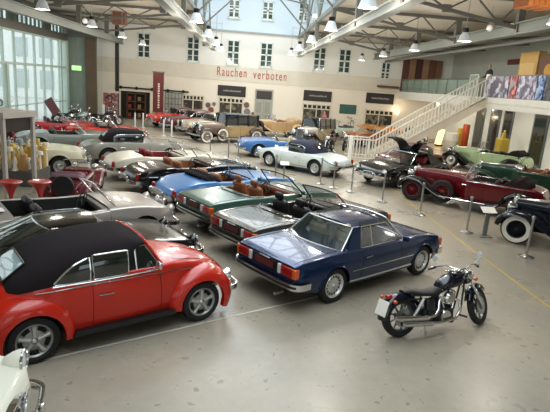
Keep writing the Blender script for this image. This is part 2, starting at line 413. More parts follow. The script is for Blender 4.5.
# exhibits seen in the doorway: shelving with reddish stock
t = thing('display_shelf', 'brown shelving with reddish goods seen in the dark doorway', 'shelf', ((x0+x1)/2, YB - .3, 0))
bm = bmesh.new()
for z in (.05, .7, 1.3, 1.9): box(bm, x0 + .5, x1 - .3, YB - .35, YB - .06, z, z + .05)
for x in (x0 + .5, (x0+x1)/2, x1 - .35): box(bm, x, x + .05, YB - .35, YB - .06, 0, 1.95)
put('rack', bm, M_WOOD, t)
rng = random.Random(3)
for z in (.1, .75, 1.35):
    for k in range(5):
        x = x0 + .55 + k * .37
        if x > x1 - .6 or abs(x + .15 - (x0 + x1) / 2) < .2: continue
        bm = bmesh.new(); rbox(bm, (x + .15, YB - .2, z + .2), (.24, .2, .28 + .1 * rng.random()), .03)
        o = link('storage_box', bm, mat('box_%d' % (k % 3), ('#7c2c20', '#59402c', '#8d6a48')[k % 3], .7))
        tag(o, 'small %s box on the doorway shelf' % ('dark red', 'brown', 'tan')[k % 3], 'box', 'boxes on the doorway shelf')
# sliding rail + barred sliding door
a, b = on_y(115.5, 87, YB - .15), on_y(188.6, 91.7, YB - .15)
t = thing('door_rail', 'dark horizontal sliding door rail across the back wall', 'rail', ((a.x+b.x)/2, YB - .15, 2.8)); zr = (a.z + b.z) / 2
bm = bmesh.new(); box(bm, a.x, b.x, YB - .16, YB - .08, zr - .05, zr + .05); put('track', bm, M_DARK, t)
for k in range(5):
    x = a.x + .4 + k * (b.x - a.x - .8) / 4
    bm = bmesh.new(); lathe(bm, [(.0, -.02), (.12, -.02), (.12, .02), (0, .02)], 14, 'Y', Matrix.Translation((x, YB - .17, zr))); put('roller', bm, M_DARK, t)
x0, x1, z0, z1 = wrect(165.5, 92, 181.5, 116); z0 = .02
t = thing('lattice_door', 'pale barred sliding door beside the dark red banner', 'door', ((x0+x1)/2, YB - .1, 0))
bm = bmesh.new(); box(bm, x0, x1, YB - .06, YB - .01, z0, z1); put('panel', bm, mat('pale_grey_glazing', '#a6a79c', .4), t)
bm = bmesh.new()
for k in range(6): x = x0 + (x1 - x0) * k / 5; box(bm, x - .025, x + .025, YB - .1, YB - .06, z0, z1)
for k in range(6): z = z0 + (z1 - z0) * k / 5; box(bm, x0, x1, YB - .1, YB - .06, z - .025, z + .025)
put('bars', bm, mat('frame_grey', '#70736c', .5), t)
# dark red hanging banner with vertical pale marks
c0, c1 = on_y(153.2, 72, 37), on_y(164, 73, 37); zb0 = on_y(158, 112, 37).z
t = thing('banner', 'tall dark red banner with vertical white lettering near back wall', 'banner', ((c0.x+c1.x)/2, 37, 0))
bm = bmesh.new(); box(bm, c0.x, c1.x, 36.97, 37.03, zb0, c0.z); put('cloth', bm, mat('dark_red_banner', '#5c2320', .6), t)
bm = bmesh.new(); box(bm, c0.x - .06, c1.x + .06, 36.95, 37.05, c0.z, c0.z + .07); box(bm, c0.x - .06, c1.x + .06, 36.95, 37.05, zb0 - .06, zb0)
tube(bm, [((c0.x+c1.x)/2, 37, zb0), ((c0.x+c1.x)/2, 37, .04)], .04); box(bm, c0.x, c1.x, 36.7, 37.3, 0, .05); put('frame', bm, M_STEELD, t)
bm = bmesh.new(); xm = c0.x + (c1.x - c0.x) * .55; z = c0.z - .75
for k in range(11):
    h = (.1, .14, .09, .12)[k % 4]; box(bm, xm - .06, xm + .06, 36.955, 36.97, z - h, z); z -= h + .05
put('lettering', bm, mat('banner_letter', '#d8c8bb', .6), t)
# words on the wall
def words(name, txt, loc, size, m, rot=(R(90), 0, 0), ext=.01, parent=None, width=None, font_scale=1):
    cu = bpy.data.curves.new(name, 'FONT'); cu.body = txt; cu.size = size; cu.extrude = ext; cu.align_x = 'CENTER'; cu.align_y = 'CENTER'; cu.space_character = 1.25 if width else 1
    tmp = bpy.data.objects.new(name, cu); COL.objects.link(tmp)
    dg = bpy.context.evaluated_depsgraph_get(); me = bpy.data.meshes.new_from_object(tmp.evaluated_get(dg))
    bpy.data.objects.remove(tmp); bpy.data.curves.remove(cu)
    if width:
        xs = [v.co.x for v in me.vertices]; k = width / (max(xs) - min(xs))
        for v in me.vertices: v.co.x *= k
    me.materials.clear(); me.materials.append(m)
    o = bpy.data.objects.new(name, me); COL.objects.link(o); o.location = loc; o.rotation_euler = rot
    if parent: o.parent = parent
    return o
M_RED = mat('rust_red_letters', '#a4473b', .7)
for txt, xa, xb in (('Rauchen', 217, 246.5), ('verboten', 253.5, 287)):
    a = on_y(xa, 74, YB).x; b = on_y(xb, 74, YB).x
    o = words('wall_lettering', txt, ((a + b) / 2, YB - .045, 4.03 if txt[0] == 'R' else 4.0), .95, M_RED, width=b - a)
    tag(o, 'rust red painted word "%s" on the back wall' % txt, 'lettering')
# shop window fronts
def collage(name, c, seed):
    if name in MATS: return MATS[name]
    m = mat(name, c[0], .5); nt = m.node_tree; b = nt.nodes['Principled BSDF']
    tc = nt.nodes.new('ShaderNodeTexCoord'); v = nt.nodes.new('ShaderNodeTexVoronoi'); v.inputs['Scale'].default_value = 5 + seed; nt.links.new(tc.outputs['Object'], v.inputs['Vector'])
    r = nt.nodes.new('ShaderNodeValToRGB'); r.color_ramp.interpolation = 'CONSTANT'; e = r.color_ramp.elements; e.new(.5); e.new(.7)
    for i, p in enumerate((0, .3, .5, .72)): e[i].position = p; e[i].color = lin(c[i])
    s = nt.nodes.new('ShaderNodeSeparateColor'); nt.links.new(v.outputs['Color'], s.inputs[0]); nt.links.new(s.outputs[0], r.inputs[0]); nt.links.new(r.outputs[0], b.inputs['Base Color'])
    return m
M_SIGN = mat('black_sign', '#1a1614', .4); M_SIGNTX = mat('pale_sign_text', '#9b958a', .6)
def sign(px0, py0, px1, py1, label):
    x0, x1, z0, z1 = wrect(px0, py0, px1, py1); z0, z1 = (z0+z1)/2 - .4, (z0+z1)/2 + .4
    t = thing('shop_sign', label, 'sign', ((x0+x1)/2, YB, z0)); bm = bmesh.new(); rbox(bm, ((x0+x1)/2, YB - .04, (z0+z1)/2), (x1-x0, .08, z1-z0), .01); put('board', bm, M_SIGN, t)
    bm = bmesh.new(); x = x0 + (x1-x0) * .2; zz = (z0+z1)/2; rg = random.Random(px0)
    while x < x0 + (x1-x0) * .8:
        w = rg.uniform(.04, .1); box(bm, x, x + w, YB - .09, YB - .08, zz - .05, zz + rg.uniform(.03, .07)); x += w + .035
    put('lettering', bm, M_SIGNTX, t)
sign(218, 85.5, 245.5, 96.5, 'black wall sign with faint lettering above the second shop window'); sign(304, 90.5, 331, 101.5, 'black wall sign with faint lettering right of the grey door'); sign(366.5, 93, 393, 104, 'black wall sign with faint lettering nearest the gallery')
M_IN = None
for px0, py0, px1, py1, n, lb in ((182.6, 96, 203, 121, 2, 'first'), (219, 98, 242, 121, 2, 'second'), (303, 102.5, 329, 124, 2, 'third'), (366, 105, 391.5, 126, 2, 'fourth')):
    x0, x1, z0, z1 = wrect(px0, py0, px1, py1); z1 = {'first': 2.12, 'second': 2.12, 'third': 2.1, 'fourth': 2.0}[lb]; z0 = .45
    f = bmesh.new(); w = .07
    for x in (x0, x1 - w): box(f, x, x + w, YB - .08, YB, z0, z1)
    for z in (z0, z1 - .38, z1 - w): box(f, x0, x1, YB - .08, YB, z, z + w)
    for k in range(1, 6):
        x = x0 + (x1 - x0) * k / 6; box(f, x - .05, x + .05, YB - .07, YB, z1 - .36, z1)
    for k in range(1, n): x = x0 + (x1 - x0) * k / n; box(f, x - .04, x + .04, YB - .08, YB, z0, z1)
    o = struct('window_%d' % wn_[0], f, mat('cream_frame', '#cfc6ae', .6), '%s shop window from the left in the back wall' % lb); wn_[0] += 1
    p = bmesh.new(); box(p, x0, x1, YB - .03, YB - .01, z0, z1 - .4); link('pane', p, collage('shop_' + lb, (('#2b241d', '#4b3d2e', '#6d644f', '#1d1f1c'), ('#3a3028', '#7a6c50', '#59614e', '#22241f'))[lb in ('second', 'third')], -1), o)
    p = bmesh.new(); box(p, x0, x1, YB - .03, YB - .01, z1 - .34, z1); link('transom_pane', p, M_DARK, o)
# grey double door
x0, x1, z0, z1 = wrect(255.5, 89, 271.5, 118); z1 = 2.95
f = bmesh.new(); box(f, x0, x1, YB - .08, YB, 0, z1); o = struct('door_2', f, mat('grey_door', '#9b9a8f', .6), 'grey double door with dark transom')
f = bmesh.new(); box(f, x0 + .1, x1 - .1, YB - .1, YB - .08, 2.2, z1 - .12); link('transom_pane', f, mat('dark_transom', '#33302b', .3), o)
f = bmesh.new(); xm = (x0+x1)/2; box(f, xm - .02, xm + .02, YB - .11, YB - .08, 0, 2.1)
for x in (x0 + .12, xm + .1): 
    for z in (.15, 1.15): box(f, x, x + .42, YB - .1, YB - .08, z, z + .85)
link('door_leaf', f, mat('grey_door_leaf', '#8b8a80', .6), o)
# poster board dark green
x0, x1, z0, z1 = wrect(340, 104, 355.5, 114.3); t = thing('notice_board', 'dark green framed picture on the cream back wall', 'picture', ((x0+x1)/2, YB, z0))
bm = bmesh.new(); box(bm, x0, x1, YB - .06, YB, z0, z1); put('frame', bm, mat('bronze_frame', '#3b4a42', .5), t)
bm = bmesh.new(); box(bm, x0 + .06, x1 - .06, YB - .07, YB - .06, z0 + .06, z1 - .06); put('print', bm, mat('green_print', '#2f5a55', .3, 0, 0, .4, 4), t)
# wall ledge under narrow window
x0, x1, z0, z1 = wrect(377, 85, 397, 88.5); bm = bmesh.new(); box(bm, x0, x1, YB - .5, YB, z0, z1); tag(link('wall_ledge', bm, M_WOOD), 'brown wooden ledge under the narrow back wall window', 'ledge')
# round emblems hung between the windows
rng = random.Random(5)
for px, py, r_, c_ in ((208, 105, .2, 0), (214, 104, .15, 1), (211, 110, .22, 2), (205, 112, .14, 1), (246.5, 105, .22, 0), (247, 112, .26, 1), (253, 114, .15, 2)):
    p = on_y(px, py, YB - .08); bm = bmesh.new(); Mx = Matrix.Translation((p.x, YB - .02, p.z))
    lathe(bm, [(0, -.05), (r_ * .3, -.05), (r_ * .35, -.02), (r_ * .8, -.02), (r_ * .85, -.06), (r_, -.06), (r_, 0), (0, 0)], 18, 'Y', Mx)
    lb = {208: 'highest brown', 214: 'small grey, upper right', 211: 'mid reddish', 205: 'small grey, lower left', 246.5: 'brown, under the sign edge', 247: 'large grey', 253: 'small reddish'}[px]
    tag(link('wheel_plaque', bm, mat('plaque_%d' % c_, ('#6b5648', '#77777a', '#7c4a42')[c_], .5)), 'round wall plaque between shop windows, ' + lb, 'plaque')
# exit sign, hung pipe column and timber box
t = thing('exit_sign', 'small lit green exit sign by the end of the glass wall', 'sign', (0, 0, 0)); p = on_y(76.5, 68, 36.5)
t.location = (p.x, 36.5, p.z)
bm = bmesh.new(); rbox(bm, p, (.62, .1, .3), .02); put('light_box', bm, mat('exit_green', '#8fd67a', .4, emit=1.6), t)
bm = bmesh.new(); box(bm, p.x - .2, p.x, 36.43, 36.447, p.z - .03, p.z + .03); prism(bm, [(p.x, p.z - .09), (p.x + .14, p.z), (p.x, p.z + .09)], 36.43, 36.447); put('arrow', bm, WHITE, t)
bm = bmesh.new(); tube(bm, [(p.x, 36.5, p.z + .15), (p.x, 36.5, 7.06)], .02); put('rod', bm, M_STEELD, t)
p = on_y(112.3, 60, 36.5); bm = bmesh.new(); tube(bm, [(p.x, 37.8, 0), (p.x, 37.8, 7.0)], .14, 10); struct('column_pipe', bm, M_DARK, 'dark vertical pipe column')
a = on_y(113, 27, 33.5); b = on_y(126, 14, 33.5); zt = 7.04
t = thing('timber_cladding', 'reddish brown wooden casing under roof near the pipe', 'casing', ((a.x+b.x)/2, 33.5, 6)); bm = bmesh.new()
for k in range(7): xx = a.x + (b.x - a.x) * k / 7; box(bm, xx, xx + (b.x - a.x) / 7 - .02, 33.3, 33.9, 6.3 + .03 * (k % 2), zt)
put('boards', bm, mat('red_brown_timber', '#7b5243', .7, 0, 0, .3, 5), t)
a = on_y(524, 6, 14); b = on_y(560, -6, 14)
t = thing('timber_cladding', 'orange brown timber casing under the roof at the top right corner', 'casing', ((a.x+b.x)/2, 14, a.z)); bm = bmesh.new()
for k in range(6): xx = a.x + (b.x - a.x) * k / 6; box(bm, xx, xx + (b.x - a.x) / 6 - .015, 13.8, 14.6, a.z + .02 * (k % 2), 7.04)
put('boards', bm, mat('orange_timber', '#a5602c', .6, 0, 0, .2, 5), t)
# gallery back wall pieces (above the deck)
def panel(px0, py0, px1, py1, Y, m, name, label, cat, th=.06):
    x0, x1, z0, z1 = wrect(px0, py0, px1, py1, Y); bm = bmesh.new(); rbox(bm, ((x0+x1)/2, Y, (z0+z1)/2), (x1-x0, th, z1-z0), .02); return tag(link(name, bm, m), label, cat)
x0, x1, z0, z1 = wrect(404, 58, 441, 78, YB - .1)
t = thing('timber_partition', 'brown timber partition standing at the far end of gallery', 'partition', ((x0+x1)/2, YB - .1, 3.5)); bm = bmesh.new()
cs = ['#5a3a30', '#8c6a50', '#4b2e28', '#96745a', '#6d4636', '#7d5a46']
for k in range(6):
    bm = bmesh.new(); a = x0 + (x1 - x0) * k / 6; box(bm, a, a + (x1-x0)/6 - .03, YB - .15, YB - .06, 3.5, z1); put('board', bm, mat('board_%d' % k, cs[k], .7), t)
# ------------------------------------------------------------------ gallery railing and posters
G_RAIL = mat('greenish_rail_glass', '#8fa79b', .05, 0, 0, .05, alpha=.45)
def rail_glass(y0, y1, label):
    t = thing('glass_railing', label, 'railing', (12.1, (y0+y1)/2, 3.55)); bm = bmesh.new(); box(bm, 12.08, 12.1, y0, y1, 3.58, 4.42); put('glass_panel', bm, G_RAIL, t)
    bm = bmesh.new(); tube(bm, [(12.09, y0, 4.47), (12.09, y1, 4.47)], .03); n = max(1, int((y1-y0) / 1.5))
    for k in range(n + 1): y = y0 + (y1-y0) * k / n; box(bm, 12.06, 12.12, y - .025, y + .025, 3.5, 4.45)
    put('handrail', bm, M_TEAL, t)
rail_glass(27.6, 39.9, 'greenish glass gallery railing left of the stair head')
# stairs
SX0, SX1, SY0, SY1, SZ = 5.35, 11.95, 24.9, 26.3, 3.5
st = thing('staircase', 'white staircase with barred railings climbing to the gallery', 'staircase', (SX0, (SY0+SY1)/2, 0))
n = 20; XF = 6.6
for k in range(n):
    z = SZ * (k + 1) / n; x = XF + (SX1 - XF) * k / n
    bm = bmesh.new(); box(bm, x, x + (SX1 - XF) / n + .03, SY0 + .04, SY1 - .04, z - .05, z); box(bm, x, x + .02, SY0 + .05, SY1 - .05, z - SZ / n, z - .05); put('step', bm, mat('stair_step', '#b9b3a2', .6), st)
bm = bmesh.new()
for y in (SY0, SY1 - .04):
    prism(bm, [(XF - .25, 0), (XF + .25, 0), (SX1 + .05, SZ - .42), (SX1 + .05, SZ + .02), (XF - .1, .25)], y, y + .04)
put('stringer', bm, mat('stair_stringer', '#d8cdb9', .5), st)
bm = bmesh.new(); prism(bm, [(XF + .3, .02), (SX1, SZ - .42), (SX1, SZ - .36), (XF + .3, .1)], SY0 + .05, SY1 - .05); put('soffit', bm, mat('stair_soffit', '#a79c8a', .7), st)
sl = SZ / (SX1 - XF)
for y in (SY0 - .0, SY1 - .02):
    nm = 'railing'
    bm = bmesh.new()
    bar(bm, (SX0, y, 1.05), (XF, y, 1.05), .06); bar(bm, (XF, y, 1.05), (SX1, y, SZ + 1.0), .06); bar(bm, (SX0, y, .12), (XF, y, .12), .05); bar(bm, (XF, y, .2), (SX1, y, SZ + .12), .05)
    k = 0; x = SX0 + .14
    while x < SX1:
        zl, zh = (.12, 1.05) if x < XF else (.2 + sl * (x - XF), 1.05 + (SZ - .05) / (SX1 - XF) * (x - XF))
        box(bm, x - .017, x + .017, y - .015, y + .015, zl, zh); x += .165
    box(bm, XF - .03, XF + .03, y - .03, y + .03, 0, 1.08)
    put(nm, bm, WHITE, st)
for y in (SY0,):
    bm = bmesh.new(); box(bm, SX0 - .08, SX0 + .08, y - .08, y + .08, 0, 1.2); put('newel_post', bm, mat('bright_white', '#f1f0ea', .4), st)
# stair head: glass panel, white post
t = thing('glass_screen', 'upright glass screen at the head of the stairs', 'screen', (12.1, 27.0, 3.56)); bm = bmesh.new(); box(bm, 12.08, 12.1, 26.5, 27.5, 3.58, 4.65); put('glass_panel', bm, G_RAIL, t)
bm = bmesh.new(); box(bm, 12.05, 12.13, 26.42, 26.5, 3.56, 4.68); box(bm, 12.05, 12.13, 27.46, 27.52, 3.56, 4.68); box(bm, 12.05, 12.13, 26.42, 27.52, 4.65, 4.7); put('frame', bm, M_WINF, t)
bm = bmesh.new(); rbox(bm, (12.2, 25.6, 4.1), (.16, .3, 1.2), .03); tag(link('gallery_post', bm, mat('bright_white', '#f1f0ea', .4)), 'white upright end post of gallery parapet', 'post')
# picture panels on the gallery parapet
PAL = {'a': ('#8f8fa0', '#4b5568', '#c9c4d0', '#5d4f62'), 'b': ('#b23a34', '#7c2f35', '#d98a80', '#93909c'), 'c': ('#a7a3b8', '#6f6a80', '#c8c6d8', '#545064'), 'd': ('#33548f', '#6d93c8', '#22365f', '#9db6d8'), 'e': ('#23262c', '#3a3f4a', '#14161a', '#4d5462')}
for k, (pa, pb, c, lb) in enumerate(((485, 508, 'a', 'pale grey and violet photo collage panel on gallery parapet, nearest the stairs'), (508.5, 516, 'b', 'narrow red photo panel on gallery parapet'), (516.5, 535.5, 'c', 'lilac grey photo panel on gallery parapet'), (536, 543.5, 'd', 'blue and white photo panel on gallery parapet'), (544, 562, 'e', 'black photo panel at the right edge of gallery parapet'))):
    ya, yb = on_x(pa, 90, 12).y, on_x(pb, 90, 12).y
    t = thing('photo_panel', lb, 'poster', (12.06, (ya+yb)/2, 3.6)); bm = bmesh.new(); box(bm, 12.0, 12.04, yb + .02, ya - .02, 3.58, 4.56); put('print', bm, collage('collage_' + c, PAL[c], k), t)
    bm = bmesh.new(); box(bm, 12.04, 12.08, yb, ya, 3.56, 4.6); put('backing_board', bm, M_STEELD, t)
# things on the gallery behind the parapet
def gal(px0, py0, px1, py1, X, m, name, label, cat, z0=3.5, d=.4):
    a = on_x(px0, py0, X); b = on_x(px1, py1, X); y0, y1 = min(a.y, b.y), max(a.y, b.y); zt = max(a.z, b.z)
    t = thing(name, label, cat, (X, (y0+y1)/2, z0)); bm = bmesh.new(); rbox(bm, (X, (y0+y1)/2, (z0+zt)/2), (d, y1-y0, zt-z0), .03); put('body', bm, m, t); return t, y0, y1, zt
t, y0, y1, zt = gal(525, 53, 538, 80, 14, mat('yellow_cabinet', '#d6ae62', .5), 'display_cabinet', 'tall yellow display cabinet on the gallery behind the parapet', 'cabinet')
bm = bmesh.new(); rbox(bm, (13.79, (y0+y1)/2, 5.0), (.02, (y1-y0)*.8, .7), .005); put('door', bm, mat('yellow_cabinet_door', '#e6c27e', .5), t)
t, y0, y1, zt = gal(545, 55, 562, 80, 14, mat('brown_cabinet', '#6b4a30', .5), 'display_cabinet', 'brown display cabinet with yellow emblem on the gallery, right edge', 'cabinet')
bm = bmesh.new(); lathe(bm, [(0, -.02), (.12, -.02), (.2, -.01), (.3, -.03), (.3, .0), (0, 0)], 20, 'X', Matrix.Translation((13.79, (y0+y1)/2, 4.95))); put('emblem', bm, mat('yellow_emblem', '#d8a23a', .5), t)
bm = bmesh.new(); a = on_x(522, 50, 14.05); b = on_x(534, 50, 14.05); rbox(bm, (14.6, (a.y+b.y)/2, 5.3), (.3, 1.6, .35), .04); 
t = thing('sign_box', 'dark red box sign on the gallery wall above yellow cabinet', 'sign', (15.9, (a.y+b.y)/2, 5.3)); bm.free(); bm = bmesh.new(); rbox(bm, (15.88, 30.2, 5.75), (.2, 1.7, .3), .03); t.location = (15.88, 30.2, 5.6); put('box', bm, mat('dark_red_box', '#5e2420', .5), t)
# person leaning at the head of the stairs
def blob(bm, c, r, n=12, m=8, mi=0):
    prof = []
    rows = []
    for i in range(m + 1):
        th = PI * i / m; rows.append([(c[0] + r[0] * math.sin(th) * math.cos(2*PI*k/n), c[1] + r[1] * math.sin(th) * math.sin(2*PI*k/n), c[2] + r[2] * math.cos(th)) for k in range(n)])
    grid(bm, rows, mi, closed=True); bmesh.ops.remove_doubles(bm, verts=bm.verts[:], dist=1e-5)
def skin_body(name, joints, edges, m, parent=None, sub=2):
    me = bpy.data.meshes.new(name); me.from_pydata([j[0] for j in joints], edges, []); o = bpy.data.objects.new(name, me); COL.objects.link(o)
    md = o.modifiers.new('s', 'SKIN'); md.use_smooth_shade = True
    for i, j in enumerate(joints):
        v = me.skin_vertices[0].data[i]; v.radius = j[1] if isinstance(j[1], tuple) else (j[1], j[1]); v.use_root = (i == 0)
    s = o.modifiers.new('u', 'SUBSURF'); s.levels = s.render_levels = sub
    dg = bpy.context.evaluated_depsgraph_get(); m2 = bpy.data.meshes.new_from_object(o.evaluated_get(dg)); bpy.data.objects.remove(o); m2.materials.clear(); m2.materials.append(m)
    o = bpy.data.objects.new(name, m2); COL.objects.link(o)
    if parent: o.parent = parent
    return o
def person(loc, rz, label, cloth, scale=1, bag=False):
    t = thing('person', label, 'person', loc, rz); s = scale
    J = [((0, 0, .95), (.15, .11)), ((0, 0, 1.15), (.14, .1)), ((.03, 0, 1.35), (.18, .11)), ((.04, 0, 1.47), (.07, .07)), ((.06, 0, 1.55), .055), ((.08, 0, 1.66), (.085, .095)), ((.08, 0, 1.76), (.06, .07)),
         ((.03, .19, 1.40), .06), ((.06, .26, 1.15), .045), ((.25, .2, 1.06), .035), ((.34, .17, 1.06), (.03, .02)),
         ((.03, -.19, 1.40), .06), ((.06, -.26, 1.15), .045), ((.25, -.2, 1.06), .035), ((.34, -.17, 1.06), (.03, .02)),
         ((0, .1, .88), .09), ((.02, .11, .5), .065), ((-.02, .12, .1), .045), ((.12, .13, .04), (.04, .03)),
         ((0, -.1, .88), .09), ((.02, -.11, .5), .065), ((-.02, -.12, .1), .045), ((.12, -.13, .04), (.04, .03))]
    for sgn, root in ((1, 10), (-1, 14)):
        pass
    E = [(0, 1), (1, 2), (2, 3), (3, 4), (4, 5), (5, 6), (2, 7), (7, 8), (8, 9), (9, 10), (2, 11), (11, 12), (12, 13), (13, 14), (0, 15), (15, 16), (16, 17), (17, 18), (0, 19), (19, 20), (20, 21), (21, 22)]
    b = skin_body('body', [((p[0] * s, p[1] * s, p[2] * s), tuple(q * s for q in r) if isinstance(r, tuple) else r * s) for p, r in J], E, mat('skin', '#b98d74', .6), t, 1)
    me = b.data; me.materials.append(cloth); me.materials.append(mat('trousers', '#1f2228', .8)); me.materials.append(mat('hair_dark', '#1c1512', .8))
    for f in me.polygons:
        c = f.center / s
        f.material_index = 2 if c.z < .95 else 1 if (c.z < 1.5 and c.x < .28) else 3 if (c.z > 1.66 and c.x < .1) or c.z > 1.76 else 0
    for sg in (1, -1):
        for k in range(5):
            y = (.17 + (k - 2) * .014) * sg; L = (.045, .06, .065, .06, .045)[k]
            bm = bmesh.new(); tube(bm, [(.34*s, y*s, 1.06*s), ((.36+L*.6)*s, y*s, 1.055*s), ((.37+L)*s, y*s, 1.035*s)], .008*s, 6); link('finger', bm, mat('skin', '#b98d74', .6), b)
    return t
person((12.75, 26.7, 3.5), R(190), 'person in dark clothes standing at the head of the stairs', mat('dark_jacket', '#22252b', .8))
bm = bmesh.new(); # person in pink near limo
p = on_z(326, 131, 0)
person((5.9, 37.4, 0), R(200), 'person in a pink top standing near the third shop window', mat('pink_top', '#c8627a', .8))

# ------------------------------------------------------------------ wall lamps on the ground floor right
for px, py, Y, lb in ((466, 113, 34.6, 'warm wall uplight on pale wall above the orange column'), (438, 104, 38, 'small warm wall light seen behind the stair rails'), (398, 113, 39.6, 'small warm wall light at the left end of gallery')):
    p = on_y(px, py, Y)
    if p.x > 15.6: p = on_x(px, py, 15.85)
    t = thing('wall_lamp', lb, 'lamp', p); bm = bmesh.new(); lathe(bm, [(.05, -.14), (.09, 0), (.11, .12), (.09, .12), (.06, .0), (0, -.02)], 14, 'Z', Matrix.Translation(p)); put('lamp_shade', bm, mat('lit_shade', '#ffe2a8', .4, emit=2.2), t)
    bm = bmesh.new(); rbox(bm, (p.x + .08, p.y, p.z - .05), (.1, .08, .12), .01); put('bracket', bm, STEEL, t)
    l = bpy.data.lights.new('wall_lamp_light', 'POINT'); l.energy = 9; l.color = (1, .82, .55); l.shadow_soft_size = .08
    o = bpy.data.objects.new('wall_lamp_light', l); COL.objects.link(o); o.parent = t; o.location = (-.12, 0, .22)

# ------------------------------------------------------------------ pendant lamps
M_SH = mat('lamp_shade_white', '#c4cbd0', .35, 0, .4, .02, emit=.1)
M_LIT = mat('lamp_diffuser_lit', '#fff1d8', .4, emit=5)
def pendant():
    t = thing('pendant_lamp', '-', 'lamp')
    bm = bmesh.new(); lathe(bm, [(.075, .2), (.115, .17), (.16, .05), (.195, -.08), (.225, -.2), (.24, -.23), (.23, -.23), (.185, -.08), (.15, .05), (.09, .16), (0, .17)], 24); link('lamp_shade', bm, M_SH, t, True, 50)
    bm = bmesh.new(); lathe(bm, [(0, .2), (.085, .2), (.1, .26), (.1, .36), (.06, .4), (0, .4)], 18); hs = link('lamp_housing', bm, BLACK, t, True)
    bm = bmesh.new()
    for k in range(6): z = .24 + k * .025; lathe(bm, [(.1, z), (.115, z), (.115, z + .008), (.1, z + .008)], 18)
    link('cooling_fin', bm, BLACK, hs)
    bm = bmesh.new(); lathe(bm, [(0, -.19), (.2, -.19), (.2, -.205), (0, -.215)], 20); link('diffuser', bm, M_LIT, t)
    bm = bmesh.new(); tube(bm, [(0, 0, .4), (0, 0, 2.3)], .014, 6); link('suspension_rod', bm, STEEL, t)
    return t
P0 = pendant(); P0.scale = (1, 1, .72); first = True
rown = {-7.0: 'row over the left aisle', -1.87: 'row along the left nave girder', 2.8: 'row along the right nave girder', 7.6: 'row over the right aisle'}
ordn = ['nearest', 'second nearest', 'third nearest', 'fourth nearest', 'farthest']
for x in (-7.0, -1.87, 2.8, 7.6):
    ys = [12.8 + 5.5 * k for k in range(5)]
    if x == -1.87 or x == -7: ys = ys[1:]
    for i, y in enumerate(ys):
        o = P0 if first else copy_tree(P0); first = False
        o.location = (x, y, 5.46 if x < 0 else 5.56); q = i if len(ys) == 5 else (i if i < 3 else 4)
        o['label'] = 'white bell shaped pendant lamp, %s of the %s' % (ordn[q] if not (len(ys) == 4 and i == 3) else 'farthest', rown[x]); o['group'] = 'bell pendant lamps'
        if x in (-1.87, 2.8):
            bm = bmesh.new(); e = -3.0 - x if x < 0 else 3.7 - x; bar(bm, (0, 0, 2.15), (e, 0, 2.15), .04); link('bracket_arm', bm, STEEL, o)
        l = bpy.data.lights.new('pendant_light', 'POINT'); l.energy = 78; l.color = (1, .94, .85); l.shadow_soft_size = .28
        lo = bpy.data.objects.new('pendant_light', l); COL.objects.link(lo); lo.parent = o; lo.location = (0, 0, -.62)
for px, py, Y, lb in ((85, 21, 26, 'small white globe hanging under the left roof near brown casing'), (315, 17, 22, 'small white globe hanging by the right nave lattice'), (490, 28, 20, 'small white globe hanging under the right roof')):
    p = on_y(px, py, Y); t = thing('globe_lamp', lb, 'lamp', p); bm = bmesh.new(); blob(bm, p, (.13, .13, .13), 16, 10); put('globe', bm, mat('white_globe', '#dfe0dc', .4), t, True, 180)
    bm = bmesh.new(); tube(bm, [p, (p.x, p.y, 6.95)], .012, 6); put('rod', bm, STEEL, t)

# ------------------------------------------------------------------ things on the ground floor right
def cyl_thing(name, label, cat, px, py, ptop, hw, m, Y=None, parts=None):
    p = on_z(px, py, 0); r = hw * p.y / FPX; zt = on_y(px, ptop, p.y).z; t = thing(name, label, cat, p); bm = bmesh.new()
    lathe(bm, [(0, 0), (r*.95, 0), (r, .04), (r, zt - .05), (r * .96, zt), (0, zt)], 24); link('body', bm, m, t, True); return t, r, zt
t, r, zt = cyl_thing('round_table', 'round table under a white cloth beside the yellow column', 'table', 449.5, 151, 133, 6.5, mat('table_cloth', '#d9d2bf', .8, 0, 0, .05, 8))
bm = bmesh.new(); rows = []
for i in range(5): rows.append([((r * (1 + .05 * i / 4 + (.03 * i / 4) * math.sin(9 * k * PI / 24))) * math.cos(k * PI / 24), (r * (1 + .05 * i / 4 + (.03 * i / 4) * math.sin(9 * k * PI / 24))) * math.sin(k * PI / 24), zt + .012 - i * .1 * zt) for k in range(48)])
grid(bm, rows, closed=True); link('cloth_overlay', bm, mat('cloth_top', '#ece6d6', .8), t, True)
cyl_thing('yellow_column', 'tall yellow advertising column beside white table', 'column', 457, 151, 128, 2.4, mat('yellow_lacquer', '#d09a22', .3))
cyl_thing('orange_column', 'taller orange red column right of the yellow column', 'column', 463, 150, 124, 3.4, mat('orange_lacquer', '#a8461e', .3))
t = thing('light_panel', 'warm glowing upright panel left of the white table', 'lamp', on_z(438.5, 146, 0)); bm = bmesh.new(); rbox(bm, (0, 0, .65), (.45, .12, 1.1), .03, Matrix.Rotation(.15, 3, 'Y')); link('shade', bm, mat('warm_panel', '#ffd79a', .5, emit=1.2), t)
bm = bmesh.new(); rbox(bm, (0, 0, .05), (.5, .3, .1), .02); link('base', bm, BLACK, t)
p = on_z(508.5, 153, 0); p = Vector((14.95, 28.3, 0))
t = thing('container_sculpture', 'mustard yellow container with upright figures by the right wall', 'sculpture', p); bm = bmesh.new(); rbox(bm, (0, 0, .68), (.55, .65, 1.3), .06); link('body', bm, mat('mustard', '#b39a34', .5, 0, 0, .2, 5), t)
for dx, dy, h in ((-.15, -.18, .32), (.02, .02, .48), (.12, .2, .36)):
    bm = bmesh.new(); lathe(bm, [(0, 0), (.1, 0), (.08, h * .5), (.05, h * .65), (.07, h * .8), (.04, h), (0, h)], 12, 'Z', Matrix.Translation((dx, dy, 1.33))); link('figure', bm, mat('mustard', '#b39a34', .5), t, True)

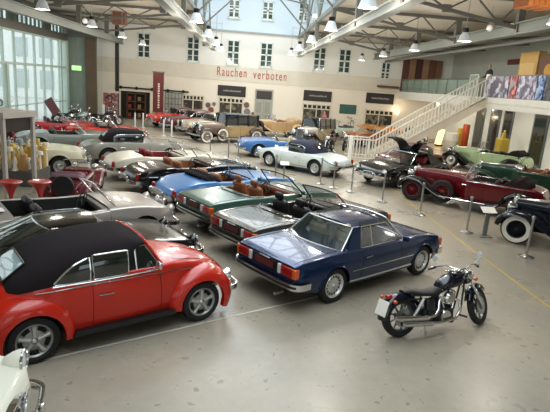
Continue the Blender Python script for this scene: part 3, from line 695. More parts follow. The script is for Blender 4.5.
# ------------------------------------------------------------------ left display pavilion
M_PAV = mat('pavilion_grey', '#bdb5ab', .6)
px0, px1, py0, py1, pz = -8.9, -5.98, 12.45, 13.55, 2.12
t = thing('display_pavilion', 'grey framed open display pavilion with flat roof at left edge', 'display', ((px0+px1)/2, (py0+py1)/2, 0))
bm = bmesh.new(); box(bm, px0 - .1, px1 + .1, py0 - .1, py1 + .1, pz, pz + .15); put('roof', bm, M_PAV, t)
for x, y in ((px0, py0), (px1, py0), (px0, py1), (px1, py1)):
    if 1:
        bm = bmesh.new(); box(bm, x - .045, x + .045, y - .045, y + .045, 0, pz); put('post', bm, M_PAV, t)
bm = bmesh.new(); box(bm, px1 - .04, px1 - .01, py0 + .08, py1 - .08, pz - .36, pz - .02); put('header_board', bm, mat('dark_board', '#2b2521', .5), t)
t.rotation_euler = (0, 0, R(-15)); t.location = (-7.27, 13.81, 0)
bm = bmesh.new(); box(bm, -7.5, -6.0, 14.65, 15.85, 0, .45); o = tag(link('display_plinth', bm, mat('plinth_grey', '#5b5754', .5)), 'low dark plinth behind the display pavilion', 'plinth')
rng = random.Random(11)
GC = ['#d9b85a', '#efe4c4', '#c9a24a', '#f4efe0', '#c99a6a', '#8d9aa0', '#e6d9a8']
for k in range(30):
    x = -7.4 + (k % 6) * .26 + .03; y = 14.77 + (k // 6) * .24; s = rng.uniform(.09, .12); bm = bmesh.new(); h = rng.uniform(.25, .55) + (k // 6) * .1
    T = Matrix.Translation((x, y, .45))
    if k % 3 == 0: lathe(bm, [(0, 0), (s, 0), (s * .5, h * .3), (s * .8, h * .6), (s * .3, h), (0, h)], 12, 'Z', T)
    elif k % 3 == 1: rbox(bm, (x, y, .45 + h / 2), (s * 1.6, s * 1.2, h), .02)
    else: lathe(bm, [(0, 0), (s * .5, 0), (s * .3, h - s), (s, h - s), (s * .8, h), (0, h)], 12, 'Z', T)
    cn = ('golden', 'pale cream', 'brass', 'white', 'copper', 'grey', 'straw')[k % 7]; sh = ('vase shaped', 'boxy', 'mushroom topped')[k % 3]; pp = '%s %s ornament on the low plinth, %s' % (cn, sh, ('front row', 'second row', 'middle row', 'fourth row', 'back row')[k // 6])
    tag(link('ornament', bm, mat('ornament_%d' % (k % 7), GC[k % 7], .3, .3 if k % 7 in (0, 2, 4) else 0), smooth=True), pp, 'ornament', 'ornaments on the plinth')
for x, y, lb in ((-4.72, 11.8, 'red conical bar stool by the pavilion, right one of two'), (-5.3, 11.6, 'red conical bar stool by the pavilion, left one of two')):
    t = thing('bar_stool', lb, 'stool', (x, y, 0)); bm = bmesh.new(); lathe(bm, [(.04, .3), (.05, .5), (.12, .68), (.26, .82), (.24, .84), (0, .78)], 20); link('seat', bm, mat('red_plastic', '#b5261e', .3, 0, .6), t, True)
    bm = bmesh.new(); lathe(bm, [(0, 0), (.22, 0), (.21, .03), (.05, .06), (.035, .35), (0, .35)], 18); link('base', bm, mat('red_plastic', '#b5261e', .3), t, True)

# ------------------------------------------------------------------ barrier posts
def stanchion():
    t = thing('barrier_post', '-', 'barrier post'); bm = bmesh.new(); lathe(bm, [(0, 0), (.17, 0), (.17, .02), (.05, .05), (.03, .07), (0, .07)], 20); link('base', bm, STEEL, t, True)
    bm = bmesh.new(); tube(bm, [(0, 0, .06), (0, 0, .93)], .028, 12); link('pole', bm, STEEL, t, True); bm = bmesh.new(); lathe(bm, [(0, .9), (.04, .9), (.04, .96), (.02, .98), (0, .98)], 12); link('cap', bm, STEEL, t, True); return t
Q0 = stanchion(); first = True
for px, py, lb in ((526, 257, 'in front of the whitewall wheel'), (466.2, 232.6, 'left of the white info stand'), (419.6, 215, 'before the front wheel of the red and black tourer'), (382, 202, 'before the black gullwing coupe, nearer one'), (351, 192, 'left of the black gullwing coupe'), (333, 188, 'behind the tail of the pale coupe, right one of the pair'), (320, 184, 'behind the tail of the pale coupe, left one of the pair'), (228, 160, 'left of the pair in front of brown limousine'), (238, 158, 'right of the pair in front of brown limousine'), (210, 156, 'at the end of the dark rope'), (275, 181, 'in front of the pale coupe door')):
    o = Q0 if first else copy_tree(Q0); first = False; o.location = on_z(px, py, 0); o['label'] = 'slim steel barrier post ' + lb; o['group'] = 'steel barrier posts'
def rope(a, b, label, sag=.12, h=.9):
    A, Bp = on_z(*a), on_z(*b); d_ = (Bp - A).normalized() * .045; A, Bp = A + d_, Bp - d_; pts = [A.lerp(Bp, i / 12) + Vector((0, 0, h - sag * 4 * (i/12) * (1 - i/12))) for i in range(13)]
    bm = bmesh.new(); tube(bm, pts, .012, 6); tag(link('barrier_rope', bm, mat('dark_rope', '#2a2926', .8)), label, 'rope')
rope((320, 184), (351, 192), 'thin dark rope hung by the tail of the pale coupe')
rope((168, 157), (210, 156), 'thin dark rope left of the brown limousine')
for px, py, ht, lb in ((135, 128, .95, 'slim white post before the dark doorway, left of two'), (143, 128, .95, 'slim white post before the dark doorway, right of two'), (163.5, 136, .95, 'pale post in front of the bright red car'), (171.5, 137, .95, 'pale post between the red cars'), (103.5, 124, 1.25, 'thick white post beside red display board')):
    p = on_z(px, py, 0); bm = bmesh.new(); r = .09 if ht > 1 else .05; lathe(bm, [(0, 0), (.16, 0), (.16, .03), (r, .05), (r, ht), (r * .6, ht + .03), (0, ht + .03)], 14); o = tag(link('bollard', bm, mat('pale_post', '#cfd2cd', .4), smooth=True), lb, 'post'); o.location = p
# info stand
p = on_z(484, 237, 0); t = thing('info_stand', 'white tilted info plate on a short stand before the tourer', 'sign', p)
bm = bmesh.new(); rbox(bm, (0, 0, .72), (.36, .26, .02), .005, Matrix.Rotation(R(24), 3, 'X')); link('info_plate', bm, WHITE, t)
bm = bmesh.new(); rbox(bm, (.02, .05, .36), (.12, .05, .68), .01); rbox(bm, (.02, .05, .015), (.34, .26, .03), .01); link('stand', bm, mat('stand_grey', '#7f8380', .5, .4), t)
p = on_z(255 + 6, 186, 0); 
t = thing('info_stand', 'white slanted info plate in front of the pale coupe', 'sign', on_z(283, 186, 0)); bm = bmesh.new(); rbox(bm, (0, 0, .8), (.3, .22, .02), .005, Matrix.Rotation(R(24), 3, 'X')); link('info_plate', bm, WHITE, t)
bm = bmesh.new(); rbox(bm, (0, .05, .4), (.05, .05, .78), .01); rbox(bm, (0, .05, .015), (.3, .24, .03), .01); link('stand', bm, STEEL, t)
# red display boards left back
p = on_z(111, 122, 0); t = thing('display_board', 'red and grey picture display board left of the dark doorway', 'display', p)
bm = bmesh.new(); rbox(bm, (0, 0, 1.05), (.95, .35, 2.1), .03); link('box', bm, collage('red_collage', ('#6e3434', '#8c4a44', '#3c2626', '#8a8480'), 4), t)
bm = bmesh.new(); box(bm, -.5, .5, -.2, .2, 2.0, 2.12); link('header', bm, mat('pale_header', '#b9a8a0', .6), t)
# flower pot behind 2nd car row
p = Vector((7.9, 37.6, 0)); t = thing('potted_plant', 'small dark green plant standing under the picture', 'plant', p); bm = bmesh.new(); lathe(bm, [(0, 0), (.16, 0), (.2, .35), (0, .35)], 14); link('pot', bm, BLACK, t)
rng = random.Random(2); bm = bmesh.new()
for k in range(60):
    a = rng.uniform(0, 6.28); h = rng.uniform(.5, 1.4); r_ = rng.uniform(.1, .3); c = Vector((r_ * math.cos(a), r_ * math.sin(a), h)); d = Vector((rng.uniform(-1, 1), rng.uniform(-1, 1), rng.uniform(-.3, 1))).normalized() * .16; e = d.cross(Vector((0, 0, 1))).normalized() * .05
    bm.faces.new([bm.verts.new(q) for q in (c, c + d * .5 + e, c + d, c + d * .5 - e)])
tube(bm, [(0, 0, .3), (0, 0, 1.3)], .025, 6); link('foliage', bm, mat('leaf', '#2c4a2c', .6, 0, 0, .3, 5), t)

for k in range(7):  # fill lights added below the deck to brighten the right ground-floor wall
    y = 10 + 4.4 * k; t = thing('deck_fill_light', 'round white fill light added under the gallery deck', 'lamp', (14, y, 3.06), group='added fill lights under the gallery deck'); bm = bmesh.new(); lathe(bm, [(0, -.05), (.14, -.05), (.17, 0), (0, 0)], 18); link('housing', bm, WHITE, t, True)
    bm = bmesh.new(); lathe(bm, [(0, -.06), (.12, -.06), (.12, -.051), (0, -.051)], 18); link('diffuser', bm, M_LIT, t)
    l = bpy.data.lights.new('gallery_fill', 'POINT'); l.energy = 48; l.color = (1, .95, .88); l.shadow_soft_size = .25; o = bpy.data.objects.new('gallery_fill', l); COL.objects.link(o); o.parent = t; o.location = (0, 0, -.2)
# ================================================================== CAR BUILDING KIT (local: +X forward, +Y left, origin on floor between axles)
def ribbon(bm, pts, h, t, mi=0):
    """vertical strap swept along pts, slightly domed outside"""
    pts = [Vector(p) for p in pts]; rows = []
    for i, p in enumerate(pts):
        d = (pts[min(i+1, len(pts)-1)] - pts[max(i-1, 0)]); d.z = 0; d.normalize(); n = Vector((-d.y, d.x, 0))
        rows.append([p + n * a * t + Vector((0, 0, b * h)) for a, b in ((-.5, -.5), (-.5, .5), (.1, .5), (.5, .25), (.5, -.25), (.1, -.5))])
    V = grid(bm, rows, mi, closed=True); bm.faces.new(V[0][::-1]); bm.faces.new(V[-1])
def wheel(t, x, y, r, style='cap', w=.17, col='#9a9a98', ww=False, name='wheel'):
    s = 1 if y > 0 else -1; M = Matrix.Translation((x, y, r)) @ Matrix.Diagonal((1, s, 1, 1)); ri = r * (.69 if style in ('sl', 'beetle') else .62); h = w / 2
    bm = bmesh.new()
    lathe(bm, [(ri, -h * .8), (r * .8, -h), (r * .95, -h * .85), (r, -h * .5), (r, h * .5), (r * .95, h * .85), (r * .8, h), (ri, h * .8), (ri, -h * .8)][::-1], 32, 'Y', M, cap=False); clean(bm)
    ty = link(name, bm, RUB, t, True)
    if ww:
        bm = bmesh.new(); lathe(bm, [(ri * 1.0, h * .83), (r * .8, h * 1.04), (r * .9, h * .99), (r * .9, h * .9), (ri, h * .75), (ri, h * .83)], 32, 'Y', M, cap=False); clean(bm); link('whitewall', bm, WHITEWALL, ty, True)
    bm = bmesh.new(); RM = mat('rim_' + col, col, .35, .45 if style in ('beetle', 'sl', 'cap', 'wirec') else .1, .4)
    if style in ('wire', 'wirec'):
        lathe(bm, [(ri, -h * .6), (ri, h * .85), (ri * .92, h * .8), (ri * .9, -h * .5), (ri, -h * .6)], 28, 'Y', M, cap=False)
        lathe(bm, [(0, -.02), (ri * .22, -.02), (ri * .2, h * .7), (ri * .1, h), (0, h)], 14, 'Y', M)
        for k in range(18):
            a = k * 2 * PI / 18; tube(bm, [M @ Vector((ri * .15 * math.cos(a), h * .5, ri * .15 * math.sin(a))), M @ Vector((ri * .93 * math.cos(a + .2), h * (.0 if k % 2 else .5), ri * .93 * math.sin(a + .2)))], .007, 4, cap=False)
        clean(bm); rm = link('rim', bm, RM, ty, True)
        bm = bmesh.new(); lathe(bm, [(0, -h * .5), (ri * .93, -h * .5), (ri * .93, -h * .4), (0, -h * .4)], 24, 'Y', M); clean(bm); link('brake_drum', bm, WELL, ty)
    else:
        lathe(bm, [(ri * 1.02, h * .8), (ri * .98, h * .95), (ri * .9, h * .8), (ri * .84, h * .35), (ri * .55, h * .5), (ri * .3, h * .62), (0, h * .62)][::-1] + [], 32, 'Y', M, cap=False); clean(bm); rm = link('rim', bm, RM, ty, True)
        if style == 'beetle':
            for k in range(5):
                a = k * 2 * PI / 5 + .3; bm = bmesh.new(); pts = [M @ Vector(((ri * q) * math.cos(a + d), h * yy, (ri * q) * math.sin(a + d))) for q, d, yy in ((.2, .0, .66), (.5, 0, .62), (.86, 0, .5))]
                tube(bm, pts, [ri * .12, ri * .1, ri * .15], 8); link('spoke', bm, ALLOY, rm, True)
                b = a + PI / 5; bm = bmesh.new(); tube(bm, [M @ Vector(((ri * .74) * math.cos(b + d), h * .52, (ri * .74) * math.sin(b + d))) for d in (-.3, -.1, .1, .3)], ri * .13, 6); link('slot', bm, WELL, rm, True)
        if style == 'sl':
            bm = bmesh.new()
            for k in range(15):
                a = k * 2 * PI / 15; c, q = math.cos(a), math.sin(a); lathe(bm, [(0, h * .4), (ri * .075, h * .4), (ri * .075, h * .5), (0, h * .5)], 8, 'Y', M @ Matrix.Translation((ri * .72 * c, .008, ri * .72 * q)))
            link('vent_hole', bm, WELL, rm)['kind'] = 'stuff'
        bm = bmesh.new(); q = .55 if style in ('cap', 'disc') else .2
        lathe(bm, [(0, h * .95), (ri * q * .5, h * .92), (ri * q * .9, h * .75), (ri * q, h * .5), (0, h * .45)][::-1], 20, 'Y', M); clean(bm); link('hub_cap', bm, CHROME if style != 'sl' else ALLOY, rm, True)
    return ty
class Shell:
    def __init__(s, zs, zb, zc, wb, wm, ws, e=.4, e2=None):
        s.zs, s.zb, s.zc, s.wb, s.wm, s.ws = [spl(q) for q in (zs, zb, zc, wb, wm, ws)]; s.e = e; s.e2 = e2 or e; s.x0, s.x1 = zb[0][0], zb[-1][0]
    def w(s, x, z):
        a, b = s.zs(x), s.zb(x); u = max(0, min(1, (z - a) / (b - a))); A, Mx, Bw = s.ws(x), s.wm(x), s.wb(x)
        return A * (1 - u) * (1 - 2 * u) + Mx * 4 * u * (1 - u) + Bw * u * (2 * u - 1)
    def top(s, x, y):
        W = s.wb(x); q = min(1, abs(y) / W); c = q ** (1 / s.e2); return s.zb(x) + (s.zc(x) - s.zb(x)) * (max(0, 1 - c * c) ** .5) ** s.e
def shell_mesh(t, S_, m, arches=(), zw=.32, cockpit=None, lea=None, name='body', n=56, NS=9, NT=9):
    xs = [S_.x0 + (S_.x1 - S_.x0) * (0.5 - .5 * math.cos(PI * k / n)) * 1.0 for k in range(n + 1)]
    for xa, r in arches:
        xs = [x for x in xs if not (xa - r - .03 < x < xa + r + .03)]
        xs += [xa + r * math.cos(PI * k / 20) for k in range(21)] + [xa - r - .004, xa + r + .004]
    if cockpit:
        xa, xb = cockpit[0], cockpit[1]; xs += [xa, xa - .02, xb, xb + .02]
    xs = sorted(x for x in set(round(v, 5) for v in xs) if S_.x0 <= x <= S_.x1)
    rows = []; fl = []
    for x in xs:
        zl = S_.zs(x)
        for xa, r in arches:
            if abs(x - xa) <= r + 1e-6: zl = max(zl, zw + math.sqrt(max(0, r * r - (x - xa) ** 2)))
        zb = S_.zb(x); zl = min(zl, zb - .03); half = []
        for j in range(NS):
            u = j / (NS - 1); z = zl + (zb - zl) * u; half.append((S_.w(x, z), z))
        op = cockpit and xa_in(x, cockpit)
        W = S_.wb(x); zc = S_.zc(x)
        if op:
            wr = W * cockpit[2]; zf = cockpit[3]
            half += [(W * .985, zb + .015), (W * .96, zb + .022), (wr, zb + .018), (wr * .985, zb - .03), (wr * .96, zf + .05)] + [(wr * .93 * k, zf) for k in (1, .66, .33, 0)]
            half = half[:NS + NT]
        else:
            for j in range(1, NT + 1):
                a = PI / 2 * j / NT; c, sn = math.cos(a), math.sin(a)
                half.append((W * max(0, c) ** S_.e2 if j < NT else 0, zb + (zc - zb) * sn ** S_.e))
        rows.append([(x, y, z) for y, z in half] + [(x, -y, z) for y, z in half[-2::-1]])
    bm = bmesh.new(); V = grid(bm, rows, 0)
    bm.faces.new(V[0][::-1]); bm.faces.new(V[-1])
    if cockpit:
        nk = len(rows[0])
        for f in bm.faces:
            c = f.calc_center_median()
            if cockpit[0] - .03 < c.x < cockpit[1] + .03 and abs(c.y) < S_.wb(c.x) * cockpit[2] * 1.0 and c.z < S_.zb(c.x) + .0: f.material_index = 1
    clean(bm, 1e-5); b = link(name, bm, [m, lea or LEATHER['black']], t, True, 35)
    bm = bmesh.new(); # dark underbody that closes the wheel wells
    ur = []
    for k in range(13):
        x = S_.x0 + .06 + (S_.x1 - S_.x0 - .12) * k / 12; w = min(S_.wb(x), S_.ws(x)) * .93 - (.16 if any(abs(x - xa) < r + .12 for xa, r in arches) else .0); z1 = min(S_.zb(x), S_.zc(x)) - .05; z0 = max(.17, min(S_.zs(x), .4) - .02)
        if cockpit and cockpit[0] - .2 < x < cockpit[1] + .2: z1 = min(z1, cockpit[3] - .02); 
        z1 = max(z1, z0 + .05)
        ur.append([(x, w, z0), (x, w, z1), (x, -w, z1), (x, -w, z0)])
    V = grid(bm, ur, 0, closed=True); bm.faces.new(V[0][::-1]); bm.faces.new(V[-1]); clean(bm); link('underbody', bm, WELL, t)
    return b
def xa_in(x, c): return c[0] - 1e-6 <= x <= c[1] + 1e-6
def fender(t, m, xw, zw, prof, ylip, yin, side, rl=.37, name='fender', n=26):
    """quarter-round wing about a wheel. prof: (angle deg, r_top)"""
    rt = spl([(a, r) for a, r in prof]); a0, a1 = prof[0][0], prof[-1][0]; rows = []
    for k in range(n + 1):
        a = a0 + (a1 - a0) * k / n; ca, sa = math.cos(R(a)), math.sin(R(a)); row = []
        yl = ylip(a) if callable(ylip) else ylip
        row.append((xw + ca * (rl - .005), (yl - .07) * side, zw + sa * (rl - .005)))
        for j in range(9):
            p = PI / 2 * j / 8; r = rl + (rt(a) - rl) * math.sin(p) ** 1.0; y = yin + (yl - yin) * math.cos(p) ** .8
            row.append((xw + ca * r, y * side, zw + sa * r))
        rows.append(row)
    bm = bmesh.new(); V = grid(bm, rows); 
    for r_ in (V[0], V[-1]):
        try: bm.faces.new(r_)
        except ValueError: pass
    clean(bm); return link(name, bm, m, t, True, 60)
def side_line(bm, S_, pts, side, r=.008, off=.004, n=16):
    """thin moulding laid on the body side through (x,z) points"""
    f = spl(sorted(pts)) if len(set(round(p[0], 3) for p in pts)) == len(pts) else None
    P = []
    if f:
        x0, x1 = min(p[0] for p in pts), max(p[0] for p in pts)
        for k in range(n + 1): x = x0 + (x1 - x0) * k / n; z = f(x); P.append((x, (S_.w(x, z) + off) * side, z))
    else:
        for (xa, za), (xb, zb_) in zip(pts, pts[1:]):
            for k in range(7): x = xa + (xb - xa) * k / 6; z = za + (zb_ - za) * k / 6; P.append((x, (S_.w(x, z) + off) * side, z))
    tube(bm, P, r, 6)
def windscreen(t, A, Bp, bow=.12, fm=CHROME, gl=GLASS, fr=.018, name='windscreen', mid=False, bow2=None):
    """A base corner (x,y,z), B top corner; mirrored in y"""
    A, Bp = Vector(A), Vector(Bp); b2 = bow if bow2 is None else bow2
    def pt(u, v):   # u -1..1 across, v 0..1 up
        yy = A.y + (Bp.y - A.y) * v; x = A.x + (Bp.x - A.x) * v + (bow * (1 - v) + b2 * v) * (1 - u * u); return Vector((x, yy * u, A.z + (Bp.z - A.z) * v + .015 * (1 - u * u)))
    bm = bmesh.new(); grid(bm, [[pt(-1 + 2 * i / 12, j / 4) for i in range(13)] for j in range(5)]); g = link(name, bm, gl, t, True)
    bm = bmesh.new(); U = [-1 + 2 * i / 12 for i in range(13)]
    loop = [pt(u, 0) for u in U] + [pt(1, .5)] + [pt(u, 1) for u in U[::-1]] + [pt(-1, .5)]; tube(bm, loop, fr, 8, closed=True)
    if mid: tube(bm, [pt(0, 0), pt(0, 1)], fr * .7, 6)
    link('windscreen_frame', bm, fm, g, True); return g
def seat(t, x, y, z, m, w=.5, h=.55, head=True, tilt=-14):
    s = bmesh.new(); rbox(s, (x + .05, y, z + .09), (.5, w, .18), .06); rbox(s, (x - .24, y, z + .16 + h / 2), (.16, w * .95, h), .07, Matrix.Rotation(R(tilt), 3, 'Y')); o = link('seat', s, m, t, True, 60)
    if head: s = bmesh.new(); rbox(s, (x - .34, y, z + .24 + h), (.1, w * .52, .17), .045, Matrix.Rotation(R(tilt), 3, 'Y')); link('headrest', s, m, o, True, 60)
    return o
def steering(t, x, y, z, m=BLACK, r=.19):
    bm = bmesh.new(); q = Matrix.Translation((x, y, z)) @ Matrix.Rotation(R(-62), 4, 'Y')
    tube(bm, [q @ Vector((r * math.cos(a), r * math.sin(a), 0)) for a in [k * 2 * PI / 24 for k in range(24)]], .013, 6, closed=True)
    for k in range(3): a = k * 2 * PI / 3; tube(bm, [q @ Vector((0, 0, 0)), q @ Vector((r * math.cos(a), r * math.sin(a), 0))], .012, 6)
    tube(bm, [q @ Vector((0, 0, 0)), q @ Vector((0, 0, -.4))], .02, 6); link('steering_wheel', bm, m, t, True)
def lampround(t, x, y, z, r, name='headlamp', m=LGLASS, rim=CHROME, yaw=0, depth=.12, rear=False, pod=None):
    M = Matrix.Translation((x, y, z)) @ Matrix.Rotation(R(yaw + (180 if rear else 0)), 4, 'Z')
    bm = bmesh.new(); lathe(bm, [(0, -depth), (r * .5, -depth * .85), (r * .9, -depth * .4), (r * 1.08, -.01), (r * 1.08, .02), (r * .95, .025), (0, .02)], 20, 'X', M); o = link(name, bm, pod or rim, t, True)
    bm = bmesh.new(); lathe(bm, [(0, .0), (r * .96, .015), (r * .8, .035), (r * .4, .05), (0, .055)], 20, 'X', M); link('lens', bm, m, o, True)
    return o
def mirror_part(t, x, y, z, side, m=CHROME):
    bm = bmesh.new(); tube(bm, [(x, y * side, z - .06), (x + .02, (y + .08) * side, z)], .01, 6); rbox(bm, (x + .01, (y + .12) * side, z + .03), (.05, .15, .1), .02); link('wing_mirror', bm, m, t, True)
def plate(t, x, z, w=.5, h=.11, rear=True, m=None):
    bm = bmesh.new(); rbox(bm, (x, 0, z), (.015, w, h), .004); o = link('number_plate', bm, m or mat('plate_white', '#cfcfc8', .5), t)
    return o
def side_poly(bm, pts, yf, side, th=.03, inset=0):
    """plate from (x,z) outline standing on a leaning side plane y=yf(z)"""
    a = [bm.verts.new((x, (yf(z) - inset) * side, z)) for x, z in pts]; b = [bm.verts.new((x, (yf(z) - th - inset) * side, z)) for x, z in pts]; n = len(pts)
    bm.faces.new(a); bm.faces.new(b[::-1])
    for k in range(n): bm.faces.new((a[k], b[k], b[(k+1) % n], a[(k+1) % n]))
def roof_panel(t, m, Bp, Cp, crown=.06, drop=.03, bowf=.1, bowr=-.06, name='roof', th=.03):
    rows = []
    for i in range(13):
        u = i / 12; row = []
        for j in range(17):
            v = -1 + j / 8; q = 1 - v * v; e = 1 - abs(v) ** 5
            x = Cp[0] + (Bp[0] - Cp[0]) * u + (bowr * (1 - u) + bowf * u) * q; y = (Cp[1] + (Bp[1] - Cp[1]) * u) * v
            z = Cp[2] + (Bp[2] - Cp[2]) * u + crown * (1 - abs(v) ** 2.4) * (.45 + .55 * math.sin(PI * (.15 + .7 * u))) - drop * (1 - e); row.append((x, y, z))
        rows.append(row)
    bm = bmesh.new(); grid(bm, rows); bmesh.ops.recalc_face_normals(bm, faces=bm.faces[:]); r = bmesh.ops.solidify(bm, geom=bm.faces[:], thickness=th); clean(bm); return link(name, bm, m, t, True, 45)
class TopLoft:
    """closed roof / soft top: stations (x, zbase, wbase, ztop)"""
    def __init__(s, st, e=.55, e2=.5): s.zb = spl([(a[0], a[1]) for a in st]); s.wb = spl([(a[0], a[2]) for a in st]); s.zt = spl([(a[0], a[3]) for a in st]); s.x0, s.x1 = st[0][0], st[-1][0]; s.e, s.e2 = e, e2
    def y(s, x, z):
        u = max(0, min(.9999, (z - s.zb(x)) / max(1e-4, s.zt(x) - s.zb(x)))); sn = u ** (1 / s.e); return s.wb(x) * math.sqrt(1 - sn * sn) ** s.e2
    def build(s, t, m, name='soft_top', n=30, nt=12):
        rows = []
        for k in range(n + 1):
            x = s.x0 + (s.x1 - s.x0) * (.5 - .5 * math.cos(PI * k / n)); half = []
            for j in range(nt + 1):
                a = PI / 2 * j / nt; half.append((s.wb(x) * max(0, math.cos(a)) ** s.e2 if j < nt else 0, s.zb(x) + (s.zt(x) - s.zb(x)) * math.sin(a) ** s.e))
            rows.append([(x, y, z) for y, z in half] + [(x, -y, z) for y, z in half[-2::-1]])
        bm = bmesh.new(); V = grid(bm, rows); bm.faces.new(V[0][::-1]); bm.faces.new(V[-1]); clean(bm, 1e-5); return link(name, bm, m, t, True, 50)
    def pane(s, par, x0, x1, zlo, zhi, side, fm=CHROME, gm=DGLASS, fr=.012, off=.008, name='side_window', n=14):
        lo, hi = spl(zlo), spl(zhi); rows = []
        for i in range(n + 1):
            x = x0 + (x1 - x0) * i / n; rows.append([(x, (s.y(x, lo(x) + (hi(x) - lo(x)) * j / 6) + off) * side, lo(x) + (hi(x) - lo(x)) * j / 6) for j in range(7)])
        bm = bmesh.new(); grid(bm, rows); o = link(name, bm, gm, par, True)
        if fm:
            lp = [r[0] for r in rows] + [rows[-1][3]] + [r[-1] for r in rows[::-1]] + [rows[0][3]]; bm = bmesh.new(); tube(bm, lp, fr, 6, closed=True); link('window_frame', bm, fm, o, True)
        return o
def folded_top(t, x0, x1, w, z, h, m=SOFT, name='folded_soft_top', lay=3):
    bm = bmesh.new(); rows = []
    for k in range(13):
        u = k / 12; x = x0 + (x1 - x0) * u; hh = h * (math.sin(PI * min(1, .12 + u * .8)) ** .5) * (1 + .12 * math.sin(u * lay * 2 * PI)); row = []
        for j in range(17):
            a = PI * j / 16; row.append((x + .12 * abs(math.cos(a)) ** 3, w * (abs(math.cos(a)) ** .35) * (1 if a < PI / 2 else -1), z - .04 + (hh + .04) * math.sin(a) ** .5))
        rows.append(row)
    V = grid(bm, rows); bm.faces.new(V[0][::-1]); bm.faces.new(V[-1]); clean(bm, 1e-5); return link(name, bm, m, t, True, 60)
def plan_arc(x, w, depth, n=18, z=.45):
    """bumper seen from above: flat middle, rounded corners, short run along each side; depth>0 front, <0 rear"""
    rc = .16; sg = 1 if depth > 0 else -1; P = [(x - depth, w, z)]
    for k in range(7): a = PI / 2 * k / 6; P.append((x - sg * (rc - rc * math.sin(a)) - sg * .03, w - rc + rc * math.cos(a), z))
    for k in range(1, 6): v = k / 6; P.append((x - sg * .03 * (1 - math.sin(PI / 2 * min(1, 2 * v))) , (w - rc) * (1 - v), z))
    return P + [(p[0], -p[1], z) for p in ([(x, 0, z)] + P[::-1])]
def bumper(t, x, w, z, depth, h=.1, th=.05, m=CHROME, rubber=True, name='bumper', guards=()):
    P = plan_arc(x, w, depth, 18, z); 
    if depth > 0: P = P[::-1]
    bm = bmesh.new(); ribbon(bm, [Vector(p) for p in P], h, th); o = link(name, bm, m, t, True, 50)
    if rubber:
        bm = bmesh.new(); s = -1 if depth < 0 else 1; ribbon(bm, [Vector(p) + Vector((s * th * .45, 0, 0)) for p in P], h * .35, th * .4); link('rubber_strip', bm, BLACK, o)
    for y in guards:
        for sg in (-1, 1): bm = bmesh.new(); s = -1 if depth < 0 else 1; rbox(bm, (x + s * .04, sg * y, z + .02), (.07, .06, h * 2), .03); link('overrider', bm, m, o, True)
    return o
def wheels4(t, xf, xr, y, r, style, w=.17, col='#9a9a98', ww=False):
    for x in (xf, xr):
        for s in (-1, 1): wheel(t, x, y * s, r, style, w, col, ww)

